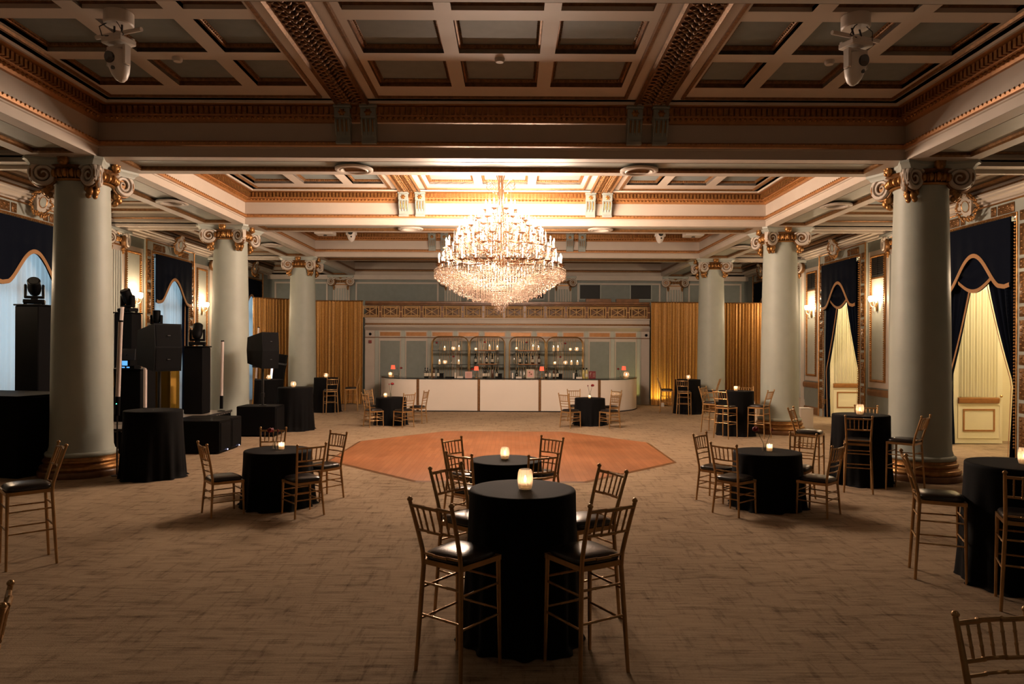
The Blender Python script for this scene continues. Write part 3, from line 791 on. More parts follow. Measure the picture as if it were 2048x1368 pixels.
# ------------------------------------------------------------------ end walls
wb = MB().box(-11, 13.5, 31.4, 31.9, 0, 5.6)
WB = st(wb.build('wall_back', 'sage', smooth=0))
st(MB().box(-11, 11, -4.6, -4.5, 0, 5.9).build('wall_front', 'sage', smooth=0))
for x in (-7.2, -2.38, 2.38, 7.2): pilaster(WB, x, 31.4, 0)
c = MB()
for (a, b) in ((-6.6,-3.0),(-1.8,1.8),(3.0,6.6),(-10.1,-7.8),(7.8,10.1)):
    for r_ in ((a,b,4.93,5.0),(a,a+.07,3.3,4.93),(b-.07,b,3.3,4.93)): c.box(r_[0], r_[1], 31.36, 31.4, r_[2], r_[3])
c.box(-10.35, 10.35, 31.2, 31.4, 5.1, 5.3)
trimobj(c, 'cream', None, 0)
for i, (x, wd) in enumerate(((3.55,.87),(5.75,.87),(-1.1,.87),(1.1,.87))):
    o = thing('projection_window', ['dark booth window high on the back wall just right of the chandelier','dark booth window high on the back wall, farther right','dark booth window behind the chandelier tip on its left','dark booth window behind the chandelier tip on its right'][i], 'window', (x, 31.4, 4.62))
    MB().box(-wd/2, wd/2, -.03, 0, -.3, .3).build('pane', 'vent_dark', o, 0)
    g = MB()
    for r_ in ((-wd/2-.04,wd/2+.04,.3,.34),(-wd/2-.04,wd/2+.04,-.34,-.3),(-wd/2-.04,-wd/2,-.3,.3),(wd/2,wd/2+.04,-.3,.3)): g.box(r_[0], r_[1], -.05, 0, r_[2], r_[3])
    g.build('frame', 'sage_light', o, 0)
# balcony block behind the bar
YB = 28.3; BX = 5.55
bl = MB().box(-BX, BX, YB, 31.4, 0, 3.32)
WN = st(bl.build('wall_balcony', 'cream', smooth=0))
c = MB().run([(0,2.84),(.04,2.86),(.12,2.95),(.16,2.97),(.16,3.0),(0,3.02)], (-BX,YB), (BX,YB), (0,-1)).run([(0,3.28),(.06,3.29),(.06,3.34),(0,3.35)], (-BX,YB), (BX,YB), (0,-1))
trimobj(c, 'cream')
MB().box(-BX, BX, YB-.05, YB, 2.56, 2.59).build('gold_rail', 'wood_rail', WN, 0)
MB().run([(0,3.06),(.02,3.07),(.02,3.12),(0,3.13)], (-BX,YB), (BX,YB), (0,-1)).build('gold_line', 'gold_dark', WN, 0)
x00 = P(754, 0, YB); pit = (P(1277.5, 0, YB)-x00)/10
strip = MB().box(-.075, .075, -.035, 0, 0, 2.84).mesh('pilaster_strip', 'sage_light', 0)
tallp = MB().box(-.38, .38, -.012, 0, .3, 2.44).mesh('wall_panel', 'sage', 0)
g = MB()
for r_ in ((-.42,.42,2.44,2.47),(-.42,-.385,.3,2.44),(.385,.42,.3,2.44)): g.box(r_[0], r_[1], -.03, 0, r_[2], r_[3])
tallf = g.mesh('panel_frame', 'cream', 0)
topp = MB().box(-.39, .39, -.02, 0, 2.63, 2.78).mesh('gold_panel', 'gold_paint', 0)
for i in range(11): place('pilaster_strip', strip, WN, (x00+i*pit, YB, 0))
for i in range(10):
    xx = x00+(i+.5)*pit
    place('wall_panel', tallp, WN, (xx, YB, 0)); place('panel_frame', tallf, WN, (xx, YB, 0)); place('gold_panel', topp, WN, (xx, YB, 0))
for i, x in enumerate((-5.35, 5.42)):
    o = MB(); o.M = Matrix.Translation((x, YB, 2.7)) @ Matrix.Rotation(PI/2, 4, 'X'); o.lathe([(0,.03),(.05,.03),(.055,0)], 14)
    tag(o.build('wall_speaker', 'black_plastic'), ['small round black wall speaker beside the left gold drape','small round black wall speaker beside the right gold drape'][i], 'speaker')
tag(MB().bbox(-5.41, -5.29, YB-.05, YB, 2.34, 2.46, .01).build('fire_alarm', 'red_box'), 'small red fire alarm box on the wall left of the bar', 'alarm')
# balcony rail: lattice panels between posts
bal = thing('balcony_railing', 'gilt lattice balcony railing with dark wood handrail above the bar', 'railing', (0, YB, 3.33))
MB().bbox(-BX, BX, -.12, .12, .50, .56, .02).bbox(-BX, BX, -.05, .05, .56, .66, .015).build('handrail', 'wood_rail', bal)
MB().box(-BX, BX, -.03, .03, .0, .03).build('bottom_rail', 'gold_dark', bal, 0)
g = MB()
def bar(a, b, r=.016): g.tube([(a[0],0,a[1]),(b[0],0,b[1])], r, 4)
W2, H2 = .34, .46
for z in (.04,.10,.40,.46): bar((-W2,z),(W2,z))
for x in (-W2,-W2+.09,W2-.09,W2): bar((x,.04),(x,.46))
bar((-W2+.09,.10),(W2-.09,.40),.012); bar((-W2+.09,.40),(W2-.09,.10),.012); bar((0,.10),(0,.40),.012)
for i in range(12): bar((-.24+i*.04,.41),(-.22+i*.04,.45),.008); bar((-.24+i*.04,.05),(-.22+i*.04,.09),.008)
bar((W2,.25),(W2+.14,.25),.012); g.ball((W2+.07,0,.25), .03, 6, 4); g.ball((0,-.01,.25), .03, 6, 4)
lat = g.mesh('lattice_panel', 'lattice_gold', 40)
pst = MB().box(-.06, .06, .02, .06, 0, .5).mesh('rail_post', 'wood_rail', 0)
for i in range(14):
    xx = P(744, 0, YB)+.16+(i-.0)*.806-.25
    if xx > BX-.3: break
    place('lattice_panel', lat, bal, (xx, 0, 0)); place('rail_post', pst, bal, (xx+.405, 0, 0))
MB().box(-BX, BX, .25, .28, 0, .5).build('back_board', 'brown_trim', bal, 0)
for i, (x, w_) in enumerate(((3.6,1.0),(4.75,.9))):
    tag(MB().bbox(x-w_/2, x+w_/2, YB+.35, YB+.6, 3.32, 4.14, .01).build('cabinet', 'wood_rail'), ['brown box standing behind the balcony rail right of the chandelier','second brown box behind the balcony rail, farther right'][i], 'box')

# ------------------------------------------------------------------ gold drapes
def drape(pts, z1, lab, seed, puddle=.1):
    """pleated velvet panel along a polyline in plan"""
    rnd = random.Random(seed); L = [0]
    for a, b in zip(pts[:-1], pts[1:]): L.append(L[-1]+math.hypot(b[0]-a[0], b[1]-a[1]))
    T = L[-1]; ph = [rnd.random()*6 for _ in range(6)]
    def f(u, v):
        d = u*T
        for k in range(len(pts)-1):
            if d <= L[k+1] or k == len(pts)-2: break
        t = (d-L[k])/(L[k+1]-L[k]); a, b = pts[k], pts[k+1]
        x, y = a[0]+(b[0]-a[0])*t, a[1]+(b[1]-a[1])*t
        nx, ny = (b[1]-a[1])/(L[k+1]-L[k]), -(b[0]-a[0])/(L[k+1]-L[k])
        fade = .45+.55*(1-v)
        o = (.045*math.sin(d*58+ph[0]+1.2*math.sin(d*4+ph[1]))+.025*math.sin(d*97+ph[2])+.05*math.sin(d*5+ph[3]))*fade
        pd = puddle*max(0, 1-v*14)
        lift = .03*math.sin(d*9+ph[4])
        return (x+nx*(o+pd), y+ny*(o+pd), .02+(z1-.02)*v+(0 if v > 0 else max(0, lift)))
    n = int(T/.014)
    o = MB().sheet(f, n, 26).build('gold_drape', 'drape', None, 60)
    tag(o, lab, 'drape', 'gold velvet pipe-and-drape panels')
    MB().tube([(p[0], p[1], z1+.0) for p in pts], .025, 8).build('drape_rail', 'gold_dark', o)
drape([(-7.9,27.75),(-5.52,27.75)], 3.95, 'wide gold velvet drape between the third left column and the bar', 1)
drape([(-9.26,26.4),(-9.2,26.4),(-8.05,27.4)], 3.97, 'gold velvet drape left of the farthest left column, beside the daylit window', 2)
drape([(5.5,27.75),(8.1,27.75)], 3.95, 'wide gold velvet drape right of the bar, behind the farthest column', 3)
drape([(8.2,27.7),(9.75,27.5)], 3.93, 'gold velvet drape right of the farthest right column', 4)
up = thing('uplight', 'small white uplight on the floor before the right gold drape', 'lamp', (5.85, 27.3, 0))
MB().lathe([(.07,0),(.08,.02),(.08,.14),(.06,.16)], 14).build('housing', 'white_plastic', up)
lamp('uplight_lamp', 'SPOT', (-.1, .02, .2), POWER['uplight'], (1, .78, .2), .04, up, rot=(math.radians(168), 0, 0)).data.spot_size = math.radians(150)

# ------------------------------------------------------------------ bar
YF = 24.8
bc = thing('bar_counter', 'long curved white-panelled bar with brass strips and dark top', 'bar', (0,0,0))
xs_ = [P(836,0,YF), P(958,0,YF), P(1080,0,YF), P(1199,0,YF)]
def arc(side, r0=0):
    x = xs_[0] if side < 0 else xs_[3]; pts = []
    for i in range(17):
        a = i/16*PI/2; pts.append((x+side*(1.62+r0)*math.sin(a), YF+2.3-(2.3+r0)*math.cos(a)))
    return pts
for i in range(3):
    MB().box(xs_[i]+.035, xs_[i+1]-.035, YF, YF+.05, .03, 1.09).build('front_panel', 'white_panel', bc, 0)
for sd in (-1, 1):
    pts = arc(sd); pts2 = arc(sd, -.05)
    vs = []; 
    for p, q in zip(pts, pts2): vs += [(*p,.03),(*p,1.09),(*q,.03),(*q,1.09)]
    fs = [(i*4, i*4+1, i*4+5, i*4+4) for i in range(16)]+[(i*4+2, i*4+3, i*4+7, i*4+6) for i in range(16)]
    MB().add(vs, fs).build('curved_panel', 'white_panel', bc, 60)
for x in xs_: MB().bbox(x-.045, x+.045, YF-.02, YF+.05, 0, 1.12, .01).build('brass_strip', 'gold_dark', bc)
top = MB(); outer = arc(-1, .03)[::-1]+arc(1, .03); inner_ = [(p[0]*.87, p[1]+.55 if p[1] < YF+1.2 else p[1]) for p in outer]
n = len(outer); vs = [(*p,1.11) for p in outer]+[(*p,1.14) for p in outer]+[(*p,1.11) for p in inner_]+[(*p,1.14) for p in inner_]
fs = []
for i in range(n-1): fs += [(i,i+1,n+i+1,n+i),(n+i,n+i+1,3*n+i+1,3*n+i),(2*n+i,2*n+i+1,i+1,i),(3*n+i,3*n+i+1,2*n+i+1,2*n+i)]
top.add(vs, fs).build('countertop', 'dark_glass', bc, 20)
base = MB().add([(*p,.0) for p in outer]+[(*p,.035) for p in outer], [(i,i+1,n+i+1,n+i) for i in range(n-1)]); base.build('kick_edge', 'black_metal', bc, 20)
# shelving units
YS_ = 27.5
def shelf_unit(xc, w_, lab, tray):
    t = thing('shelf_unit', lab, 'shelf', (xc, YS_, 0), 0, 'arched brass back-bar shelf units')
    hw = w_/2; H = 2.6; r = .28
    pts = [(-hw,0,0),(-hw,0,H-r)]+[(-hw+r-r*math.cos(a), 0, H-r+r*math.sin(a)) for a in [k*PI/12 for k in range(1,7)]]+[(hw-r+r*math.sin(a), 0, H-r+r*math.cos(a)) for a in [k*PI/12 for k in range(0,7)]]+[(hw,0,0)]
    MB().tube(pts, .022, 8).build('arch_frame', 'shelf_brass', t)
    MB().tube([(p[0], .3, p[2]) for p in pts], .016, 6).build('rear_frame', 'shelf_brass', t)
    for z in (1.04, 1.53, 2.05): MB().box(-hw, hw, 0, .32, z, z+.018).build('shelf', 'dark_glass', t, 0)
    rod = MB().tube([(0,.31,.4),(0,.31,H-.03)], .008, 5).mesh('rod', 'shelf_brass', 40)
    for k in range(10): place('rod', rod, t, (-.42+k*.093, 0, 0))
    if tray:
        for z in (1.548, 2.068): MB().bbox(-.36, .36, .02, .28, z, z+.03, .006).build('shelf_board', 'gold_paint', t)
    return t
su = []
for i, (a, b, tr) in enumerate(((863,937.5,0),(938.5,1010,1),(1018,1091.5,1),(1093,1167,0))):
    xa, xb = P(a,0,YS_), P(b,0,YS_)
    shelf_unit((xa+xb)/2, xb-xa-.03, ['arched brass shelf unit at the far left behind the bar','arched brass shelf unit second from left behind the bar','arched brass shelf unit second from right behind the bar','arched brass shelf unit at the far right behind the bar'][i], tr)
# ------------------------------------------------------------------ small things: templates
def bottle_mesh(kind):
    sh = {'wine':[(.036,0),(.038,.01),(.038,.19),(.03,.215),(.014,.24),(.013,.30),(.016,.302),(.016,.315)],
          'squat':[(.045,0),(.05,.01),(.052,.10),(.04,.15),(.016,.18),(.015,.24),(.019,.242),(.019,.26)],
          'square':[(.038,0),(.042,.01),(.042,.17),(.036,.185),(.015,.20),(.015,.25),(.018,.252),(.018,.27)],
          'cone':[(.05,0),(.052,.02),(.035,.13),(.016,.20),(.013,.28),(.017,.282),(.017,.30)],
          'tall':[(.04,0),(.042,.01),(.042,.22),(.018,.27),(.017,.31),(.02,.312),(.02,.33)]}[kind]
    return sh
bcache = {}
def bottle(x, y, z, kind, m, lab_m, label, grp, sc=1.0):
    k = (kind, m, lab_m)
    if k not in bcache:
        sh = bottle_mesh(kind); body = MB().lathe(sh, 16).mesh('body', m, 40)
        r = sh[2][0]+.001; lb = MB().lathe([(r,.05),(r+.0005,.052),(r+.0005,.145),(r,.147)], 16, caps=False).mesh('paper_label', lab_m, 40) if lab_m else None
        cp = MB().lathe([(sh[-1][0]+.002, sh[-2][1]-.03),(sh[-1][0]+.002, sh[-1][1]+.004)], 12).mesh('cap', 'black_plastic' if m != 'clear_bottle' else 'silver', 40)
        bcache[k] = (body, lb, cp)
    t = thing('bottle', label, 'bottle', (x,y,z), 0, grp)
    for nm, me in zip(('body','paper_label','cap'), bcache[k]):
        if me: place(nm, me, t, (0,0,0), 0, (sc,)*3)
    return t
flm = MB().lathe([(.001,0),(.009,.008),(.011,.02),(.006,.038),(.001,.05)], 8).mesh('flame', 'flame', 60)
def candle_template(kind):
    if kind == 'barrel':
        g = MB().lathe([(.035,0),(.045,.004),(.052,.03),(.056,.075),(.052,.125),(.044,.15),(.040,.152),(.048,.12),(.052,.075),(.048,.03),(.03,.012)], 48, fn=lambda a, z: 1+.06*math.cos(a*14), caps=False)
        wx = MB().lathe([(.036,.012),(.036,.055),(.01,.057)], 16); fz = .057
    elif kind == 'round':
        g = MB().lathe([(.03,0),(.05,.01),(.068,.05),(.066,.09),(.05,.125),(.04,.135)], 24, caps=False); wx = MB().lathe([(.04,.01),(.045,.05),(.01,.052)], 16); fz = .052
    elif kind == 'hurricane':
        g = MB().lathe([(.045,0),(.048,.005),(.048,.26)], 20, caps=False); wx = MB().lathe([(.036,.0),(.036,.13),(.01,.132)], 16); fz = .132
    elif kind == 'pillar':
        g = MB().lathe([(.05,0),(.052,.004),(.052,.19)], 20, caps=False); wx = MB().lathe([(.038,.0),(.038,.10),(.01,.102)], 16); fz = .102
    else:
        g = MB().lathe([(.034,0),(.038,.004),(.039,.095),(.036,.096),(.034,.01)], 24, caps=False); wx = MB().lathe([(.032,.008),(.032,.045),(.01,.047)], 16); fz = .047
    return g.mesh('glass', 'frosted' if kind in ('barrel','votive','round') else 'glass', 60), wx.mesh('wax_candle', 'wax', 50), fz
ctmp = {k: candle_template(k) for k in ('barrel','round','hurricane','pillar','votive')}
def candle(x, y, z, kind, label, grp, light=1.0, sc=1.0):
    g, wx, fz = ctmp[kind]
    t = thing('candle', label, 'candle', (x,y,z), 0, grp)
    place('glass', g, t, scale=(sc,)*3); o = place('wax_candle', wx, t, scale=(sc,)*3); place('flame', flm, o, (0,0,fz))
    if light: lamp('candle_lamp', 'POINT', (0,0,(fz+.03)*sc), POWER['candle']*light, (1,.70,.46), .012, t)
    return t
def rose(x, y, z, label, grp, h=.26, lean=.12, rz=0, vase=True, sc=1.0):
    t = thing('rose_vase', label, 'flower', (x,y,z), rz, grp)
    if vase: MB().lathe([(.028,0),(.034,.01),(.036,.05),(.024,.08),(.026,.10)], 14, caps=False).build('vase', 'glass', t)
    MB().tube([(0,0,.01),(lean*.2,0,h*.4),(lean*.7,0,h*.8),(lean,0,h)], .0035, 5).tube([(0,0,.01),(-lean*.3,0,h*.5),(-lean*.8,0,h*.95)], .003, 5).build('stem', 'stem', t)
    r = MB()
    for k in range(9):
        a = k*2.4; rr = .012+.0022*k
        r.ball((lean+rr*math.cos(a), rr*math.sin(a), h+.008*math.cos(k)), (.018,.018,.024), 6, 4)
    r.ball((lean,0,h), (.026,.026,.024), 8, 5)
    r.ball((-lean*.8,0,h*.97), (.012,.012,.022), 6, 4)
    r.build('bloom', 'rose', t, 60); t.scale = (sc,)*3
    return t
def bar_lamp(x, label):
    t = thing('table_lamp', label, 'lamp', (x, YF+.25, 1.14), 0, 'red-shaded cordless lamps on the bar')
    MB().lathe([(.05,0),(.052,.006),(.05,.014),(.008,.018),(.006,.30)], 18).build('stand', 'brass', t)
    MB().lathe([(.083,.26),(.066,.40)], 24, caps=False).build('lamp_shade', 'red_shade', t)
    MB().ball((0,0,.33), .025, 8, 6).build('bulb', 'bulb', t)
    return t
for px, l in ((786.3,'red-shaded lamp at the left end of the bar'),(952.8,'red-shaded lamp on the bar left of centre'),(1083.9,'red-shaded lamp on the bar right of centre'),(1247.8,'red-shaded lamp at the right end of the bar')):
    xx = P(px,0,25.1 if 900 < px < 1150 else 26.2); bar_lamp(xx, l).location = Vector((xx, 25.1 if 900 < px < 1150 else 26.2, 1.14))
G1_ = 'bottles grouped on the bar counter'
def c7(u): return 820+u/10.24
def c8(u): return 1010+u/7.314
yb_ = 25.2
for u, kd, m, lm, lb in ((318,'wine','bottle_dark','label_cream','dark wine bottle with cream label, leftmost on the bar'),(358,'wine','bottle_dark','label_cream','dark wine bottle with cream label, second from left on the bar'),
        (412,'square','clear_bottle','label_cream','clear spirit bottle, third in the bar\'s left bottle group'),(498,'wine','liquor_brown','label_cream','brown spirit bottle, fourth in the bar\'s left bottle group'),
        (577,'square','bottle_dark','label_cream','short dark bottle with white label, last of the bar\'s left group'),
        (1515,'wine','bottle_dark','label_cream','dark wine bottle just right of the left-centre red lamp'),(1558,'wine','bottle_dark','label_cream','dark wine bottle, second right of the left-centre red lamp'),
        (1610,'square','clear_bottle','label_cream','clear bottle in the bar\'s centre-left bottle group'),(1695,'tall','liquor_brown',None,'tall brown bottle without label in the bar\'s centre-left group'),(1775,'square','bottle_dark','label_cream','short dark bottle with white label ending the centre-left group')):
    bottle(P(c7(u),0,yb_), yb_+.05*(int(u*7) % 3-1), 1.14, kd, m, lm, lb, G1_, 1.08)
for u, kd, m, lm, lb in ((605,'wine','bottle_dark','label_cream','dark wine bottle just right of the right-centre red lamp'),(657,'square','clear_bottle','label_cream','clear bottle second in the bar\'s right bottle group'),
        (715,'wine','liquor_brown','label_cream','brown bottle third in the bar\'s right bottle group'),(768,'square','bottle_dark','label_cream','dark bottle with white label ending the bar\'s right group'),
        (172,'squat','bottle_dark',None,'small dark squat bottle left of the scalloped picture frame'),(1045,'squat','bottle_dark',None,'small dark squat bottle right of the white tent card'),
        (235,'cone','clear_bottle',None,'clear cone bottle left of the scalloped picture frame'),(280,'cone','clear_bottle',None,'clear cone bottle touching the scalloped picture frame'),
        (1100,'wine','clear_bottle',None,'clear slim bottle right of the dark squat bottle'),(1150,'tall','bottle_yellow',None,'tall yellow bottle near the red menu'),(1195,'tall','bottle_yellow','label_cream','tall pale yellow bottle beside the red menu')):
    bottle(P(c8(u),0,yb_), yb_+.05*(int(u*7) % 3-1), 1.14, kd, m, lm, lb, G1_, 1.08)
G2_ = 'bottles on the middle shelf of the two inner shelf units'
for px, kd, m, lm, lb in ((c7(1345),'wine','bottle_dark','label_cream','dark bottle above the left-centre red lamp on the middle shelf'),(c7(1450),'wine','clear_bottle',None,'clear bottle second on the left tray board, middle shelf'),(c7(1572),'wine','bottle_dark','label_cream','dark labelled bottle in the middle of the left tray board'),
        (c7(1688),'squat','bottle_dark','label_cream','wide dark bottle on the left tray board'),(c7(1800),'tall','clear_bottle',None,'clear tall bottle at the right end of the left tray board'),
        (c8(135),'tall','clear_bottle',None,'clear tall bottle at the left end of the right tray board'),(c8(222),'wine','bottle_dark','label_cream','dark labelled bottle, second on the right tray board'),(c8(315),'cone','bottle_dark',None,'dark cone bottle in the middle of the right tray board'),
        (c8(405),'squat','liquor_brown','label_cream','squat brown bottle, fourth on the right tray board'),(c8(500),'wine','liquor_brown','label_cream','brown bottle above the right-centre red lamp on the middle shelf')):
    bottle(P(px,0,YS_+.14), YS_+.14, 1.58 if px > 957 or 1 else 1.55, kd, m, lm, lb, G2_, 1.2)
G3_ = 'candles on the back-bar shelves'
for px, z, kd, lb in ((c7(710),2.07,'pillar','tall glass candle, leftmost on the top shelf'),(c7(892),2.07,'round','round bowl candle on the top shelf of the leftmost unit'),(c7(1005),2.07,'hurricane','hurricane candle at the right of the leftmost top shelf'),
        (c7(1350),2.07,'votive','small votive left on the top shelf of the second unit'),(c7(1628),2.10,'hurricane','tall bright pillar candle on the second unit\'s top board'),(c7(1790),2.10,'pillar','amber glass candle at the right of the second unit\'s top board'),
        (c7(605),1.55,'pillar','pillar candle, leftmost on the middle shelf'),(c7(718),1.55,'round','round bowl candle on the middle shelf of the leftmost unit'),(c7(1000),1.55,'pillar','tall jar candle at the right of the leftmost middle shelf'),
        (c8(168),2.10,'votive','votive at the left of the third unit\'s top board'),(c8(408),2.10,'hurricane','hurricane candle on the third unit\'s top board'),(c8(490),2.10,'pillar','pillar candle at the right of the third unit\'s top shelf'),
        (c8(710),2.07,'hurricane','hurricane candle, leftmost on the fourth unit\'s top shelf'),(c8(775),2.07,'hurricane','hurricane candle, second on the fourth unit\'s top shelf'),(c8(955),2.07,'votive','votive on the fourth unit\'s top shelf'),(c8(1050),2.07,'round','round bowl candle at the right of the fourth unit\'s top shelf'),
        (c8(730),1.55,'votive','votive at the left of the fourth unit\'s middle shelf'),(c8(885),1.55,'round','round bowl candle on the fourth unit\'s middle shelf'),(c8(973),1.55,'pillar','pillar candle on the fourth unit\'s middle shelf'),(c8(1060),1.55,'pillar','jar candle at the right of the fourth unit\'s middle shelf')):
    candle(P(px,0,YS_+.16), YS_+.16, z, kd, lb, G3_, 1.6, 1.15)
G4_ = 'red roses around the bar'
for px, y, z, lb, rz in ((c7(590),YS_+.1,2.07,'dark rose stem at the left of the leftmost top shelf',PI),(c7(848),YS_+.1,1.55,'dark red rose on the leftmost middle shelf',0),(c7(1490),YS_+.1,2.1,'red rose on the second unit\'s top board',0),(c8(285),YS_+.1,2.1,'red rose on the third unit\'s top board',0),(c8(850),YS_+.1,2.07,'red rose on the fourth unit\'s top shelf',0),(c8(780),YS_+.1,1.55,'dark rose on the fourth unit\'s middle shelf',0),
        (798,26.35,1.14,'red rose in a vase at the left end of the bar',0),(1241,26.45,1.14,'red rose in a vase at the right end of the bar',PI),(c7(1250)-2,25.25,1.14,'red rose beside the pink sign on the bar',0)):
    rose(P(px,0,y), y, z, lb, G4_, .27, .07, rz, sc=1.1)
candle(P(781,0,25.9), 25.9, 1.14, 'votive', 'candle beside the red lamp at the left end of the bar', 'candles on the bar', 1, 1.6)
candle(P(1253,0,26.1), 26.1, 1.14, 'round', 'round candle beside the red lamp at the right end of the bar', 'candles on the bar', 1, 1.5)
# signs, frames, cards on the bar
def stand_box(name, x, y, z, w_, h, m, lab, cat, t_=.02, fr=None):
    o = thing(name, lab, cat, (x, y, z)); MB().bbox(-w_/2, w_/2, -t_/2, t_/2, 0, h, .004).build('board', m, o)
    return o
o = stand_box('drinks_sign', P(c7(1203),0,25.1), 25.1, 1.14, .24, .22, 'pink_card', 'pink drinks sign standing on the bar left of the red lamp', 'sign')
g = MB()
for k in range(9): g.box(-.09+.01*(k % 3), .08-.012*(k % 2), -.012, -.0105, .03+k*.019, .034+k*.019)
g.build('printed_lines', 'gold_dark', o, 0)
o = thing('picture_frame', 'scalloped cream picture frame standing on the middle of the bar', 'picture frame', (P(c8(373),0,25.05), 25.05, 1.14))
f = MB()
for k in range(40):
    t = k/10; sd_ = int(t); q = t-sd_
    x, z = [(-.12+q*.24, .02), (.12, .02+q*.27), (.12-q*.24, .29), (-.12, .29-q*.27)][sd_]; f.ball((x, 0, z), (.022,.012,.022), 8, 4)
f.build('scalloped_frame', 'label_cream', o, 60); MB().box(-.11,.11,-.002,.004,.03,.28).build('print', 'pink_card', o, 0)
f = MB(); f.tube([(-.03,-.006,.08),(-.03,-.006,.2)], .005, 4).ball((-.03,-.005,.2), (.03,.003,.03), 8, 4).ball((.03,-.005,.14), (.03,.003,.035), 8, 4); f.build('printed_figure', 'brown_trim', o)
o = stand_box('menu', P(c8(1278),0,25.2), 25.2, 1.14, .24, .25, 'red_card', 'dark red menu card standing near the right of the bar', 'menu')
f = MB(); f.tube([(-.07,-.012,.06),(-.05,-.012,.19)], .004, 4).ball((-.05,-.011,.19), (.018,.003,.02), 8, 4).ball((-.075,-.011,.15), (.014,.003,.016), 8, 4)
for k in range(6): f.box(.02, .10, -.0125, -.011, .05+k*.025, .055+k*.025)
f.build('printed_flower', 'label_cream', o)
for px, lb in ((c7(930),'white card box left of the pink sign'),(c8(113),'white card box left of the picture frame'),(c8(1005),'white card box at the right of the bar')):
    stand_box('card_box', P(px,0,25.15), 25.15, 1.14, .05, .18, 'paper', lb, 'box', .05)
for px, lb in ((c7(1028),'stack of white napkins beside the pink sign'),(c8(203),'stack of white napkins beside the picture frame'),(c8(1085),'stack of white napkins right of the white card box')):
    o = thing('napkin_stack', lb, 'napkins', (P(px,0,25.1), 25.1, 1.14))
    for k in range(4): MB().box(-.10+.004*(k%2), .10, -.08, .08, k*.014, k*.014+.012).build('napkin', 'paper', o, 0)
for px, lb in ((c7(640),'black caddy behind the left bottle group'),(c7(1840),'black caddy behind the centre-left bottle group'),(c8(805),'black caddy behind the right bottle group')):
    o = thing('bar_caddy', lb, 'caddy', (P(px,0,25.4), 25.4, 1.14)); MB().bbox(-.08,.08,-.06,.06,0,.14,.005).build('body','black_plastic',o); MB().box(-.1,.1,-.07,.07,.14,.15).build('lid','black_plastic',o,0)
gm = MB().lathe([(.03,0),(.033,.003),(.006,.008),(.005,.06),(.02,.075),(.035,.10),(.033,.15)], 14, caps=False).mesh('glass', 'glass', 60)
for i, px in enumerate([c7(1300),c7(1340),c7(1385),c7(1450),c8(475),c8(505),c8(540),c8(560)]):
    o = bpy.data.objects.new('wine_glass', gm); C.objects.link(o); o.location = (P(px,0,25.3), 25.3+.05*(i % 2), 1.14)
    o.name = 'wine_glass'; tag(o, 'one of the clear stemmed glasses right of the pink sign on the bar' if i < 4 else 'one of the clear stemmed glasses under the right-centre red lamp on the bar', 'glass', 'wine glasses beside the left-centre lamp' if i < 4 else 'wine glasses under the right-centre lamp')
o = thing('ice_bin', 'dark tray with glasses behind the centre-left of the bar', 'tray', (P(c7(830),0,25.3), 25.3, 1.14)); MB().bbox(-.18,.18,-.1,.1,0,.03,.005).build('tray','black_plastic',o)

